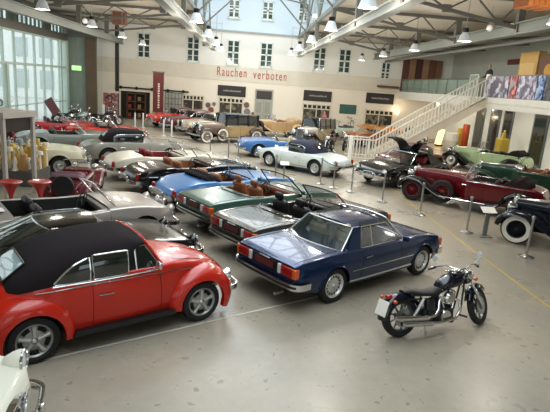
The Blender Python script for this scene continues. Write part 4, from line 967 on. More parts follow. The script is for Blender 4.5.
# ------------------------------------------------------------------ red beetle-shaped cabriolet
def beetle(loc, rz, label):
    t = thing('car', label, 'car', loc, rz); m = paint('tomato_red', '#b5200f', 0, .25); r = .325
    Sh = Shell([(-2.0, .45), (-1.85, .36), (-.7, .30), (.7, .30), (1.8, .36), (1.93, .42)],
               [(-2.0, .55), (-1.85, .66), (-1.4, .88), (-.9, .99), (0, 1.0), (.55, .99), (1.0, .91), (1.5, .78), (1.8, .62), (1.93, .50)],
               [(-2.0, .60), (-1.85, .80), (-1.4, 1.0), (-.9, 1.06), (0, 1.05), (.5, 1.08), (1.0, 1.03), (1.4, .93), (1.75, .74), (1.93, .52)],
               [(-2.0, .2), (-1.85, .38), (-1.4, .58), (-.9, .69), (0, .715), (.62, .68), (1.0, .60), (1.5, .46), (1.8, .30), (1.93, .16)],
               [(-2.0, .22), (-1.85, .40), (-1.4, .61), (-.9, .72), (0, .755), (.62, .72), (1.0, .63), (1.5, .48), (1.8, .31), (1.93, .17)],
               [(-2.0, .2), (-1.85, .38), (-1.4, .55), (-.9, .68), (0, .71), (.62, .68), (1.0, .58), (1.5, .44), (1.8, .28), (1.93, .15)], e=.8, e2=.8)
    b = shell_mesh(t, Sh, m, [(-1.2, .40), (1.2, .40)], r)
    for s in (-1, 1):
        fender(t, m, 1.2, r, [(-20, .60), (0, .64), (20, .66), (40, .63), (62, .585), (90, .55), (120, .56), (150, .60), (178, .60), (186, .58)], .80, .40, s)
        fender(t, m, -1.2, r, [(-8, .56), (10, .58), (40, .58), (90, .58), (130, .66), (160, .70), (190, .66)], .81, .46, s)
        lampround(t, 1.73, .60 * s, .64, .1, yaw=8 * s, depth=.2)
        bm = bmesh.new(); prism(bm, [(-.74, .27), (.74, .27), (.70, .34), (-.70, .34)], .60 * s, .80 * s); link('running_board', bm, BLACK, t)
        bm = bmesh.new(); bmesh.ops.recalc_face_normals(bm, faces=bm.faces[:]); side_line(bm, Sh, [(-1.15, .92), (-.4, .945), (.4, .935), (1.0, .87), (1.5, .74)], s, .009, .006); link('belt_moulding', bm, CHROME, t, True)
        bm = bmesh.new(); side_line(bm, Sh, [(-.95, .985), (.5, .985)], s, .013, .0); link('window_sill', bm, CHROME, t, True)
        bm = bmesh.new(); side_line(bm, Sh, [(-.46, .98), (-.46, .36)], s, .004, .0); side_line(bm, Sh, [(.50, .97), (.53, .6), (.53, .36)], s, .004, .0); side_line(bm, Sh, [(-.46, .36), (.53, .36)], s, .004, .0); link('door_seam', bm, WELL, t)
        bm = bmesh.new(); tube(bm, [(-.38, (Sh.w(-.38, .8) + .035) * s, .79), (-.2, (Sh.w(-.2, .8) + .035) * s, .79)], .011, 6); tube(bm, [(-.38, Sh.w(-.38, .8) * s, .79), (-.38, (Sh.w(-.38, .8) + .035) * s, .79)], .011, 6); tube(bm, [(-.2, Sh.w(-.2, .8) * s, .79), (-.2, (Sh.w(-.2, .8) + .035) * s, .79)], .011, 6); link('door_handle', bm, CHROME, t, True)
    top = TopLoft([(-1.47, .86, .50, .93), (-1.43, .88, .53, 1.02), (-1.28, .94, .62, 1.15), (-1.0, .98, .68, 1.30), (-.6, .99, .70, 1.405), (-.1, .99, .70, 1.45), (.05, .99, .69, 1.45), (.12, 1.3, .64, 1.44), (.22, 1.33, .61, 1.425), (.34, 1.36, .56, 1.40)], .62, .42)
    so = top.build(t, SOFT)
    for s in (-1, 1):
        top.pane(so, -.44, .04, [(-.44, 1.0), (.04, 1.0)], [(-.44, 1.315), (-.1, 1.32), (.04, 1.315)], s)
        top.pane(so, -.93, -.48, [(-.93, 1.0), (-.48, 1.0)], [(-.93, 1.03), (-.82, 1.14), (-.68, 1.23), (-.48, 1.30)], s, name='quarter_window')
        # front part of side glass, free standing between top edge and screen pillar
        bm = bmesh.new(); yf = lambda z: .70 - (z - .95) * .35; side_poly(bm, [(.04, 1.0), (.50, 1.0), (.31, 1.32), (.04, 1.32)], yf, s, .006); g = link('vent_window', bm, DGLASS, t)
        bm = bmesh.new(); tube(bm, [(x, yf(z) * s, z) for x, z in ((.17, 1.0), (.17, 1.32))], .012, 6); tube(bm, [(x, (yf(z) + .003) * s, z) for x, z in ((.04, 1.32), (.32, 1.33), (.53, 1.0), (.04, 1.0))], .011, 6); link('window_frame', bm, CHROME, g, True)
    # back window on the sloping rear of the top
    bm = bmesh.new(); rows = []
    for i in range(9):
        v = -1 + 2 * i / 8; row = []
        for j in range(5):
            q = j / 4; x = -1.43 + .26 * q; row.append((x - .03, .34 * v, top.zb(x) + (top.zt(x) - top.zb(x)) * (1 - (abs(v * .34) / top.wb(x)) ** (2 / top.e2)) ** (top.e / 2) + .016))
        rows.append(row)
    grid(bm, rows); rw = link('rear_window', bm, mat('pale_rear_glass', '#9fb3b4', .04, 0, 1, .1, spec=.9), so, True)
    bm = bmesh.new(); tube(bm, [r_[0] for r_ in rows] + [r_[-1] for r_ in rows[::-1]], .014, 6, closed=True); link('window_frame', bm, BLACK, rw, True)
    windscreen(t, (.56, .62, 1.03), (.33, .56, 1.38), .1, m, DGLASS, .022, bow2=.05)
    bumper(t, 1.93, .72, .46, .25, .09, .05, rubber=False); bumper(t, -2.1, .74, .46, -.25, .09, .05, rubber=False)
    bm = bmesh.new(); 
    for y in (0,): tube(bm, [(1.0, 0, Sh.zc(1.0) + .005), (1.4, 0, Sh.zc(1.4) + .006), (1.7, 0, Sh.zc(1.7) + .005)], .009, 6)
    link('bonnet_moulding', bm, m, t, True)
    bm = bmesh.new(); 
    for s in (-1, 1): tube(bm, [(x, min(Sh.wb(x) * .83, .52) * s, Sh.top(x, min(Sh.wb(x) * .83, .52)) + .001) for x in [.78 + .1 * k for k in range(10)]], .004, 4)
    link('bonnet_seam', bm, WELL, t)
    for s in (-1, 1):
        bm = bmesh.new(); rbox(bm, (1.38, .64 * s, .80), (.16, .09, .05), .02); o = link('indicator_lamp', bm, ORLENS, t, True)
        lampround(t, -1.86, .62 * s, .62, .08, 'tail_lamp', REDLENS, rear=True)
        bm = bmesh.new(); tube(bm, [(.66, .1 * s, 1.09), (.55, .38 * s, 1.13)], .006, 5); link('wiper', bm, BLACK, t)
    mirror_part(t, .42, .70, 1.06, -1); mirror_part(t, .42, .70, 1.06, 1)
    wheels4(t, 1.2, -1.2, .67, r, 'beetle', .17)
    return t

# ------------------------------------------------------------------ wedge roadster of the seventies (three in a row)
def sl(loc, rz, label, m, lea, hard=False, roofm=None, seats=True, open_=True):
    t = thing('car', label, 'car', loc, rz); r = .325
    Sh = Shell([(-2.26, .42), (-2.1, .34), (-1.6, .27), (1.6, .26), (1.95, .32), (2.1, .40)],
               [(-2.26, .80), (-2.1, .835), (-1.2, .865), (-.2, .865), (.7, .865), (1.2, .85), (1.9, .775), (2.1, .70)],
               [(-2.26, .815), (-2.1, .86), (-1.2, .905), (-.2, .89), (.7, .90), (1.2, .885), (1.9, .80), (2.1, .715)],
               [(-2.26, .77), (-2.1, .80), (-1.6, .825), (0, .84), (1.5, .82), (1.95, .79), (2.1, .72)],
               [(-2.26, .80), (-2.1, .845), (-1.6, .88), (0, .895), (1.5, .88), (1.95, .84), (2.1, .76)],
               [(-2.26, .75), (-2.1, .79), (-1.6, .83), (0, .845), (1.5, .83), (1.95, .79), (2.1, .72)], e=.45, e2=.22)
    cp = None if hard else (-.92, .52, .80, .34)
    shell_mesh(t, Sh, m, [(-1.33, .37), (1.33, .37)], r, cp, lea)
    for s in (-1, 1):
        # tail lamps with ribs
        bm = bmesh.new(); rbox(bm, (-2.265, .60 * s, .69), (.05, .30, .17), .015); tl = link('tail_lamp', bm, REDLENS, t, True)
        bm = bmesh.new(); rbox(bm, (-2.235, .765 * s, .69), (.1, .11, .17), .015); link('indicator_lens', bm, ORLENS, tl, True)
        bm = bmesh.new(); rbox(bm, (-2.27, .405 * s, .69), (.05, .07, .17), .01); link('reversing_lens', bm, LGLASS, tl, True)
        bm = bmesh.new()
        for k in range(4): box(bm, -2.296, -2.28, min(.46*s, .75*s), max(.46*s, .75*s), .63 + k * .037, .637 + k * .037)
        link('lens_rib', bm, REDLENS, tl)['kind'] = 'stuff'
        bm = bmesh.new(); rbox(bm, (2.09, .56 * s, .62), (.07, .36, .2), .03); link('headlamp', bm, LGLASS, t, True)
        bm = bmesh.new(); rbox(bm, (2.055, .765 * s, .62), (.12, .08, .18), .02); link('front_indicator', bm, ORLENS, t, True)
        bm = bmesh.new(); side_line(bm, Sh, [(-.93, .54), (.93, .54)], s, .012); link('side_moulding', bm, CHROME, t, True)
        bm = bmesh.new(); side_line(bm, Sh, [(-.93, .33), (.93, .33)], s, .018); link('sill_moulding', bm, ALLOY, t, True)
        bm = bmesh.new(); side_line(bm, Sh, [(-.62, .85), (-.66, .36)], s, .004, 0); side_line(bm, Sh, [(.52, .85), (.56, .36)], s, .004, 0); link('door_seam', bm, WELL, t)
        bm = bmesh.new(); y = Sh.w(-.5, .74) + .02; tube(bm, [(-.58, y * s, .74), (-.40, y * s, .745)], .012, 6); link('door_handle', bm, CHROME, t, True)
        for xa in (-1.33, 1.33):
            bm = bmesh.new(); tube(bm, [(xa + .375 * math.cos(a), (Sh.w(xa + .375 * math.cos(a), r + .375 * math.sin(a)) + .004) * s, r + .375 * math.sin(a)) for a in [PI * k / 16 for k in range(17)]], .013, 6)
            link('arch_lip', bm, m, t, True)
        bm = bmesh.new(); tube(bm, [(x, (Sh.wb(x) * .99) * s, Sh.zb(x) + .006) for x in [-2.15 + .2 * k for k in range(21)]], .007, 5); link('waist_line', bm, m, t, True)
        mirror_part(t, .50, .84, .93, s, m)
    bm = bmesh.new(); rbox(bm, (-2.262, 0, .69), (.03, .70, .17), .01); tp = link('tail_panel', bm, BLACK, t)
    bm = bmesh.new(); rbox(bm, (-2.285, 0, .685), (.02, .50, .11), .004); link('number_plate', bm, mat('dark_red_plate', '#5a1f22', .5), tp)
    bm = bmesh.new(); rbox(bm, (-2.28, 0, .785), (.03, .3, .025), .01); link('boot_handle', bm, CHROME, tp)
    bm = bmesh.new(); pts = [(-2.2, .66), (-1.15, .70)]
    for s in (-1, 1): tube(bm, [(x, .70 * s, Sh.top(x, .70) + .002) for x in [-2.2 + .1 * k for k in range(11)]], .004, 4)
    tube(bm, [(-1.2, .7 * (-1 + 2 * k / 10), Sh.top(-1.2, .7 * abs(-1 + 2 * k / 10)) + .002) for k in range(11)], .004, 4); link('boot_seam', bm, WELL, t)
    bm = bmesh.new()
    for s in (-1, 1): tube(bm, [(x, .68 * s, Sh.top(x, .68) + .002) for x in [.85 + .1 * k for k in range(12)]], .004, 4)
    link('bonnet_seam', bm, WELL, t)
    bm = bmesh.new(); rbox(bm, (2.1, 0, .61), (.06, .66, .2), .02); g = link('grille', bm, BLACK, t); bm = bmesh.new()
    for z in (.56, .62, .68): box(bm, 2.12, 2.14, -.32, .32, z - .008, z + .008)
    lathe(bm, [(.07, .0), (.09, .0), (.09, .02), (.07, .02), (.07, .0)], 18, 'X', Matrix.Translation((2.135, 0, .61))); link('grille_bar', bm, CHROME, g)
    bumper(t, -2.32, .88, .47, -.34, .11, .06, CHROME); bumper(t, 2.16, .86, .46, .3, .11, .06, CHROME)
    bm = bmesh.new(); tube(bm, [(-2.2, -.45, .27), (-2.38, -.45, .26)], .03, 10); link('exhaust_pipe', bm, STEEL, t, True)
    windscreen(t, (.72, .72, .885), (.25, .60, 1.335), .16, mat('screen_frame_dark', '#2b2c2e', .3, .3) if not hard else CHROME, GLASS, .018, bow2=.08)
    if not hard:
        for y in (-.37, .37): seat(t, -.35, y, .36, lea, .52, .58, True)
        steering(t, .28, .37, .82); bm = bmesh.new(); rbox(bm, (.50, 0, .80), (.22, 1.28, .16), .05); link('dashboard', bm, BLACK if lea is not LEATHER['tan'] else mat('dash_tan', '#6d3d22', .5), t, True)
        # soft-top cover lid behind the seats with chrome edge
        bm = bmesh.new(); P = [(-.93 - .22 * (1 - (v) ** 4), .76 * v, Sh.top(-1.1, .1) + .012) for v in [-1 + k / 8 for k in range(17)]]; P = [(-.62, -.73, .895)] + P + [(-.62, .73, .895)]; tube(bm, P, .014, 6); link('cockpit_moulding', bm, CHROME, t, True)
        for s in (-1, 1):
            bm = bmesh.new(); side_poly(bm, [(.70, .89), (.30, 1.14), (.42, .89)], lambda z: .77 - (z - .88) * .33, s, .006); link('vent_window', bm, GLASS, t)
    else:
        Bp, Cp = (.26, .60, 1.255), (-.62, .60, 1.245); rf = roof_panel(t, m, Bp, Cp, .07, .02, .09, -.10)
        yf = lambda z: .765 - (z - .87) * .42
        CR_ = mat('cream_trim', '#b9ae93', .3, .3, .5)
        for s in (-1, 1):
            bm = bmesh.new(); side_poly(bm, [(-.62, .87), (-.98, .87), (-.70, 1.25), (-.50, 1.25)][::1], yf, s, .05); link('rear_pillar', bm, m, rf)
            bm = bmesh.new(); side_poly(bm, [(-.57, .89), (.64, .89), (.235, 1.335), (-.50, 1.335)], yf, s, .006, .015); sw = link('side_window', bm, GLASS, t)
            bm = bmesh.new(); tube(bm, [(x, (yf(z) + .003) * s, z) for x, z in ((-.60, .885), (.68, .885), (.245, 1.245), (-.48, 1.245))], .011, 6, closed=True)
            tube(bm, [(-.27, yf(.885) * s, .885), (-.22, yf(1.245) * s, 1.245)], .012, 6); link('window_frame', bm, CR_, sw, True)
        # wrap-round back glass
        A = (-1.10, .73, .885); Bq = (-.70, .585, 1.245); windscreen(t, A, Bq, -.16, mat('silver_trim', '#b9bcb8', .25, .8), GLASS, .02, 'rear_window', bow2=-.09)
        for y in (-.37, .37): seat(t, -.3, y, .40, LEATHER['cream'], .5, .55, True)
        bm = bmesh.new(); rbox(bm, (-.80, 0, .84), (.5, 1.3, .08), .03); link('parcel_shelf', bm, LEATHER['cream'], t, True)
    wheels4(t, 1.33, -1.33, .775, r, 'sl', .19, '#cfcecb')
    return t
# ------------------------------------------------------------------ rounded post-war roadster / cabriolet, many uses
def pontoon(loc, rz, label, m, L=(-2.1, 2.1), wb=1.22, W=.84, H=.82, lea=None, top=None, topm=SOFT, cock=(-.7, .45), style='cap', ww=False, rcol='#b8b8b4', grille='oval', nose=.62, tail=.62, glass=GLASS, brow=True, lower=None, screen=True, r=.32, belt=None, name='car'):
    t = thing(name, label, 'car', loc, rz); a, b = L; lea = lea or LEATHER['black']
    Sh = Shell([(a, .46), (a + .12, .36), (a + .5, .27), (0, .24), (b - .5, .27), (b - .1, .36), (b, .44)],
               [(a, tail - .08), (a + .12, tail + .04), (a + .5, H - .04), (-wb, H), (0, H - .04), (wb - .2, H), (b - .35, H - .05), (b - .08, nose + .05), (b, nose - .08)],
               [(a, tail - .05), (a + .12, tail + .08), (a + .5, H - .01), (-wb + .2, H + .05), (0, H + .05), (wb - .4, H + .06), (b - .5, H - .02), (b - .08, nose + .06), (b, nose - .06)],
               [(a, W * .55), (a + .12, W * .76), (a + .5, W * .93), (0, W * .95), (b - .5, W * .93), (b - .1, W * .78), (b, W * .58)],
               [(a, W * .58), (a + .12, W * .82), (a + .5, W * .99), (0, W * 1.0), (b - .5, W), (b - .1, W * .84), (b, W * .62)],
               [(a, W * .5), (a + .12, W * .72), (a + .5, W * .92), (0, W * .95), (b - .5, W * .93), (b - .1, W * .74), (b, W * .55)], e=.7, e2=.5)
    cp = (cock[0], cock[1], .80, .32) if (top is None or top == 'folded') and cock else None
    shell_mesh(t, Sh, m, [(-wb, .37), (wb, .37)], r, cp, lea, n=44)
    xs = (cock[1] if cock else .5) + .15
    for s in (-1, 1):
        lampround(t, b - .11, W * .74 * s, nose + .06, .105, yaw=6 * s, depth=.16, pod=m)
        bm = bmesh.new(); tube(bm, [(b - .075, W * .74 * s + .11 * math.cos(q), nose + .06 + .11 * math.sin(q)) for q in [2 * PI * k / 20 for k in range(20)]], .013, 6, closed=True); link('lamp_ring', bm, CHROME, t, True)
        bm = bmesh.new(); rbox(bm, (a + .05, W * .74 * s, tail + .0), (.1, .12, .2), .04); link('tail_lamp', bm, REDLENS, t, True)
        bm = bmesh.new(); side_line(bm, Sh, [(cock[0] + .15, H - .08), (cock[0] + .1, .33)], s, .004, 0); side_line(bm, Sh, [(cock[1], H - .08), (cock[1] + .05, .33)], s, .004, 0); link('door_seam', bm, WELL, t)
        bm = bmesh.new(); y = Sh.w(cock[0] + .3, H - .16) + .02; tube(bm, [(cock[0] + .22, y * s, H - .16), (cock[0] + .4, y * s, H - .155)], .011, 6); link('door_handle', bm, CHROME, t, True)
        if brow:
            for xa in (-wb, wb):
                bm = bmesh.new(); tube(bm, [(xa + .40 * math.cos(q), (Sh.w(xa + .40 * math.cos(q), r + .36 * math.sin(q)) - .005) * s, r + .40 * math.sin(q)) for q in [PI * (.04 + .92 * k / 14) for k in range(15)]], [.006] + [.028] * 13 + [.006], 8); link('wheel_brow', bm, m, t, True)
        if belt:
            bm = bmesh.new(); side_line(bm, Sh, [(a + .35, belt), (b - .35, belt)], s, .012); link('side_moulding', bm, CHROME, t, True)
        bm = bmesh.new(); side_line(bm, Sh, [(-wb + .42, .31), (wb - .42, .31)], s, .014); link('sill_moulding', bm, CHROME, t, True)
        if lower:
            bm = bmesh.new(); rows = []
            for k in range(25):
                x = -wb + .38 + (2 * wb - .76) * k / 24; rows.append([(x, (Sh.w(x, z) + .004) * s, z) for z in (.27, .35, .43, .50, .56)])
            grid(bm, rows); link('lower_panel', bm, lower, t, True)
    if grille == 'oval':
        bm = bmesh.new(); lathe(bm, [(0, -.03), (1, -.03), (1, .03), (.86, .035), (.84, .0)], 28, 'X', Matrix.Translation((b - .01, 0, nose - .12)) @ Matrix.Diagonal((1, W * .42, .13, 1)), cap=False); g = link('grille_surround', bm, CHROME, t, True)
        bm = bmesh.new(); lathe(bm, [(0, -.02), (.9, -.02), (.9, .012), (0, .012)], 28, 'X', Matrix.Translation((b - .01, 0, nose - .12)) @ Matrix.Diagonal((1, W * .42, .13, 1))); link('grille_mesh', bm, BLACK, g)
        bm = bmesh.new(); box(bm, b + .0, b + .02, -W * .36, W * .36, nose - .14, nose - .105); lathe(bm, [(.085, 0), (.1, 0), (.1, .03), (.085, .03), (.085, 0)], 18, 'X', Matrix.Translation((b + .0, 0, nose - .12))); link('grille_bar', bm, CHROME, g)
    elif grille == 'tall':
        bm = bmesh.new(); rbox(bm, (b - .04, 0, nose - .02), (.12, W * .5, .42), .05); g = link('grille_surround', bm, CHROME, t, True); bm = bmesh.new()
        for k in range(9): y = -W * .2 + W * .4 * k / 8; box(bm, b + .02, b + .03, y - .006, y + .006, nose - .2, nose + .16)
        link('grille_bar', bm, BLACK, g)
    bumper(t, b + .1, W * .93, .43, .34, .09, .05, rubber=False, guards=(.3,)); bumper(t, a - .1, W * .93, .45, -.34, .09, .05, rubber=False, guards=(.3,))
    plate(t, a - .15, .55)
    if screen: windscreen(t, (xs + .02, W * .78, H + .03), (xs - .32, W * .66, H + .42), .14, CHROME, glass, .016, bow2=.08)
    if top is None or top == 'folded':
        for y in (-.36, .36): seat(t, (cock[0] + cock[1]) / 2 - .15, y, .34, lea, .5, .5, False)
        steering(t, cock[1] - .2, .36, H - .02, r=.2)
        bm = bmesh.new(); rbox(bm, (cock[1] - .0, 0, H - .07), (.12, W * 1.5, .16), .04); link('dashboard', bm, m, t, True)
        if top == 'folded': folded_top(t, cock[0] - .38, cock[0] + .06, W * .8, H + .0, .2, topm)
    else:
        x0, x1 = cock[0] - .42, cock[1] - .12
        tl = TopLoft([(x0, H - .02, W * .62, H + .03), (x0 + .08, H - .02, W * .72, H + .2), (x0 + .35, H - .02, W * .82, H + .42), (x0 + .75, H - .02, W * .84, H + .50), (x1 - .12, H, W * .80, H + .47), (x1, H + .35, W * .68, H + .43)], .62, .42); so = tl.build(t, topm)
        for s in (-1, 1): tl.pane(so, x0 + .42, x1 - .08, [(x0 + .42, H + .02), (x1 - .08, H + .02)], [(x0 + .42, H + .26), (x0 + .6, H + .33), (x1 - .08, H + .35)], s, n=10)
        bm = bmesh.new(); rows = [[(x0 + .1 + .2 * j / 3 - .02, .26 * v, tl.zt(x0 + .1 + .2 * j / 3) - .03 * v * v + .012) for j in range(4)] for v in (-1, -.5, 0, .5, 1)]; grid(bm, rows); link('rear_window', bm, DGLASS, so, True)
    wheels4(t, wb, -wb, W - .11, r, style, .16, rcol, ww)
    return t, Sh

# ------------------------------------------------------------------ pre-war car with separate wings
def wing(t, path, y0, y1, m, side, crown=.07, skirt=.06, name='wing'):
    """path (x,z); y0 inner, y1 outer"""
    n = len(path) - 1; fx = spl([(i, p[0]) for i, p in enumerate(path)]); fz = spl([(i, p[1]) for i, p in enumerate(path)]); rows = []
    N = n * 5
    for k in range(N + 1):
        u = k / 5; x, z = fx(u), fz(u); e = .01; dx, dz = fx(min(n, u + e)) - fx(max(0, u - e)), fz(min(n, u + e)) - fz(max(0, u - e)); l = math.hypot(dx, dz) or 1; nx, nz = -dz / l, dx / l
        if nz < 0 and abs(dx) > abs(dz): nx, nz = -nx, -nz
        row = []
        for j in range(9):
            v = j / 8; q = math.sin(PI * (.12 + .88 * v)) ** .7 if v < 1 else 0; h = crown * q - (skirt if j == 8 else 0); y = y0 + (y1 - y0) * (1 - (1 - v) ** 1.25)
            row.append((x + nx * h, y * side, z + nz * h))
        rows.append(row)
    bm = bmesh.new(); grid(bm, rows); bmesh.ops.recalc_face_normals(bm, faces=bm.faces[:]); bmesh.ops.solidify(bm, geom=bm.faces[:], thickness=.015); clean(bm); return link(name, bm, m, t, True, 60)
def vintage(loc, rz, label, body, wings, top=None, topm=SOFT, lea=None, wcol='#7a1418', style='wire', ww=False, wb=1.6, r=.37, Ln=None, hood=None, spare='side', roof=None, rear_spare=False, scale=1, bonnet=None, upper=None, tw=.68, cowl=.45):
    t = thing('car', label, 'car', loc, rz); lea = lea or LEATHER['black']; xr, xf = -wb, wb; nose = xf + .18; tl = xr - .62
    # bonnet
    def loft(st, m, name, e=.6, e2=.45):
        S2 = Shell(*[[(s_[0], s_[i]) for s_ in st] for i in (1, 2, 3, 4, 4, 5)], e=e, e2=e2); return S2
    hb = loft([(cowl - .05, .45, .88, 1.08, .52, .48), (cowl + .5, .45, .88, 1.07, .44, .42), (nose - .3, .45, .86, 1.04, .31, .31), (nose, .45, .85, 1.02, .27, .28)], body, 'bonnet')
    shell_mesh(t, hb, bonnet or body, [], .3, None, lea, 'bonnet', n=12)
    bm = bmesh.new()
    for s in (-1, 1):
        for k in range(10): x = cowl + .2 + k * (xf - .2 - cowl) / 12; y = hb.w(x, .7) + .004; bar(bm, (x, y * s, .58), (x + .04, y * s, .82), .012)
    link('bonnet_louvre', bm, wings, t)['kind'] = 'stuff'
    # tub
    open_ = top != 'closed'
    tb = loft([(tl, .5, .72, .76, .42, .38), (tl + .12, .42, .86, .92, .52, .5), (tl + .5, .36, .95, 1.0, .62, .60), (-.6, .33, .96, 1.0, tw, .66), (min(0, cowl - .3), .33, .95, 1.0, tw - .01, .66), (cowl, .35, .92, 1.09, .53, .52)], body, 'body')
    shell_mesh(t, tb, body, [], .3, (-1.15, cowl - .3, .82, .42) if open_ else None, lea, 'body', n=30)
    for s in (-1, 1):
        bm = bmesh.new(); side_line(bm, tb, [(-.55, .9), (-.55, .36)], s, .005, 0); side_line(bm, tb, [(cowl - .25, .9), (cowl - .25, .36)], s, .005, 0); link('door_seam', bm, WELL, t)
        bm = bmesh.new(); side_line(bm, tb, [(tl + .3, .93), (-.5, .945), (cowl - .15, .925)], s, .012); link('waist_moulding', bm, CHROME, t, True)
        bm = bmesh.new(); y = tb.w(.05, .8) + .03; tube(bm, [(-.02, y * s, .8), (.12, y * s, .8)], .012, 6); link('door_handle', bm, CHROME, t, True)
        wing(t, [(xf + .46, .42), (xf + .36, .62), (xf + .12, .76), (xf - .18, .74), (xf - .55, .54), (xf - .95, .36), (xf - 1.15, .33)], .30, .86, wings, s)
        wing(t, [(xr + 1.0, .33), (xr + .62, .37), (xr + .42, .62), (xr + .1, .80), (xr - .25, .74), (xr - .55, .5), (xr - .68, .38)], .40, .86, wings, s)
        bm = bmesh.new(); rbox(bm, ((xf + xr) / 2 - .05, .73 * s, .325), (xf - xr - 1.9, .26, .035), .01); link('running_board', bm, wings, t)
        bm = bmesh.new(); tube(bm, [((xf + xr) / 2 - .5 * (xf - xr - 1.9), .865 * s, .345), ((xf + xr) / 2 + .5 * (xf - xr - 1.9), .865 * s, .345)], .007, 6); link('board_edge', bm, CHROME, t, True)
        lampround(t, nose + .1, .42 * s, .86, .13, depth=.2)
        bm = bmesh.new(); tube(bm, [(nose + .02, .42 * s, .74), (nose + .02, .36 * s, .6)], .02, 6); link('lamp_bracket', bm, CHROME, t, True)
        if spare == 'side': 
            w_ = wheel(t, xf - .98, .70 * s, r, style, .15, wcol, ww, 'spare_wheel')
            for o in [w_]: o.location.z = .1; o.location.x = .0
        lampround(t, tl - .0, .45 * s, .62, .05, 'tail_lamp', REDLENS, rear=True)
    bm = bmesh.new(); rbox(bm, (nose + .02, 0, .76), (.1, .46, .62), .05); g = link('radiator_surround', bm, CHROME, t, True)
    bm = bmesh.new(); rbox(bm, (nose + .065, 0, .74), (.03, .36, .5), .02); link('radiator_core', bm, BLACK, g); bm = bmesh.new()
    for k in range(11): y = -.16 + .32 * k / 10; box(bm, nose + .08, nose + .09, y - .004, y + .004, .5, .98)
    link('grille_bar', bm, CHROME, g)['kind'] = 'stuff'
    bm = bmesh.new(); lathe(bm, [(0, 1.06), (.03, 1.06), (.02, 1.1), (.04, 1.13), (0, 1.15)], 12, 'Z', Matrix.Translation((nose, 0, 0))); link('radiator_cap', bm, CHROME, g, True)
    bumper(t, nose + .38, .8, .42, .2, .07, .04, rubber=False); bumper(t, tl - .12, .75, .42, -.2, .07, .04, rubber=False)
    bm = bmesh.new(); 
    for s in (-1, 1): tube(bm, [(nose, .3 * s, .42), (nose + .38, .3 * s, .42)], .02, 6); tube(bm, [(tl + .2, .3 * s, .42), (tl - .12, .3 * s, .42)], .02, 6)
    box(bm, tl + .2, nose, -.34, .34, .3, .42); link('chassis', bm, WELL, t)
    if top == 'closed':
        yf = lambda z: tw - .005 - (z - .95) * .13; h = 1.62
        rf = roof_panel(t, upper or topm, (.38, .56, h - .02), (-1.75, .52, h - .1), .07, .02, .04, -.1)
        cols = [(.30, .42), (-.42, -.34), (-1.12, -1.02), (-1.80, -1.66)]
        for s in (-1, 1):
            for xa, xb in cols: bm = bmesh.new(); side_poly(bm, [(xa, .95), (xb, .95), (xb, h - .04), (xa, h - .04)], yf, s, .05); link('pillar', bm, upper or topm, rf)
            for xa, xb in ((-.33, .29), (-1.01, -.43), (-1.65, -1.13)): bm = bmesh.new(); side_poly(bm, [(xa, .98), (xb, .98), (xb, h - .08), (xa, h - .08)], yf, s, .008, .02); link('side_window', bm, DGLASS, t)
        bm = bmesh.new(); rows = [[(-1.80 - .12 * (1 - v * v) + .07 * j / 4 * (1), .6 * v * (1 - .12 * j / 4), .9 + (h - .12 - .9) * j / 4) for v in [-1 + k / 5 for k in range(11)]] for j in range(5)]; grid(bm, rows); solid(bm, .03); clean(bm); bk = link('rear_panel', bm, upper or topm, rf, True)
        bm = bmesh.new(); rbox(bm, (-1.90, 0, 1.32), (.02, .6, .22), .008); link('rear_window', bm, DGLASS, bk)
        windscreen(t, (.42, .54, 1.02), (.34, .54, h - .02), .04, CHROME, DGLASS, .016)
    else:
        windscreen(t, (cowl - .09, .52, 1.03), (cowl - .23, .50, 1.40), .02, CHROME, GLASS, .014, mid=True)
        for x, yy in ((cowl - .78, (-.3, .3)), (-1.0, (0,))):
            for y in yy: seat(t, x + .02, y, .44, lea, .5 if len(yy) > 1 else 1.0, .48, False)
        steering(t, cowl - .43, .28, .98, r=.21)
        folded_top(t, -1.85, -1.15, .60, .92, .30, topm)
    if rear_spare:
        M = Matrix.Translation((tl - .06, 0, .88)) @ Matrix.Rotation(R(90), 4, 'Z') @ Matrix.Rotation(R(180), 4, 'Y'); bm = bmesh.new(); lathe(bm, [(r * .5, -.07), (r * .95, -.08), (r, 0), (r * .95, .08), (r * .5, .07), (0, .07)], 26, 'Y', M); clean(bm); link('spare_wheel', bm, RUB, t, True)
    wheels4(t, xf, xr, .70, r, style, .15, wcol, ww)
    if scale != 1: t.scale = (scale,) * 3
    return t
# ================================================================== CARS IN PLACE
def hd(x, y, deg): return dict(loc=(x, y, 0), rz=R(deg))
def sc(t, k):
    t.scale = (k, k, k); return t
sc(beetle(label='bright red rounded cabriolet with closed black soft top, foreground left', **hd(-1.79, 6.68, 34.6)), .935)
sc(sl(label='dark blue hardtop roadster with silver window trim beside the motorcycle', m=paint('navy_blue', '#152d54', .5, .22), lea=LEATHER['cream'], hard=True, **hd(2.13, 8.96, 36.8)), .925)
sc(sl(label='grey open roadster with black seats behind the dark blue hardtop', m=paint('pewter', '#4a4840', .5, .25), lea=LEATHER['black'], **hd(1.55, 10.7, 36)), .925)
sc(sl(label='dark green open roadster with tan seats left of the grey roadster', m=paint('petrol_green', '#3f5f55', .35, .3), lea=LEATHER['tan'], **hd(.62, 12.45, 36)), .925)
# silver cabriolet
IVG = paint('silver', '#b3aca4', .5, .3)
t, _ = pontoon(label='silver grey open cabriolet with dark seats between black coupe and display pavilion', m=IVG, L=(-2.25, 2.05), wb=1.25, W=.87, H=.86, lea=LEATHER['black'], cock=(-1.25, .5), style='sl', rcol='#a7a6a2', grille='tall', nose=.66, tail=.74, brow=False, top=None, **hd(-3.35, 9.95, 35))
bm = bmesh.new(); rbox(bm, (-1.55, -.2, .93), (.42, .3, .012), .004, Matrix.Rotation(R(4), 3, 'Y')); link('info_card', bm, WHITE, t)
sc(t, .95)
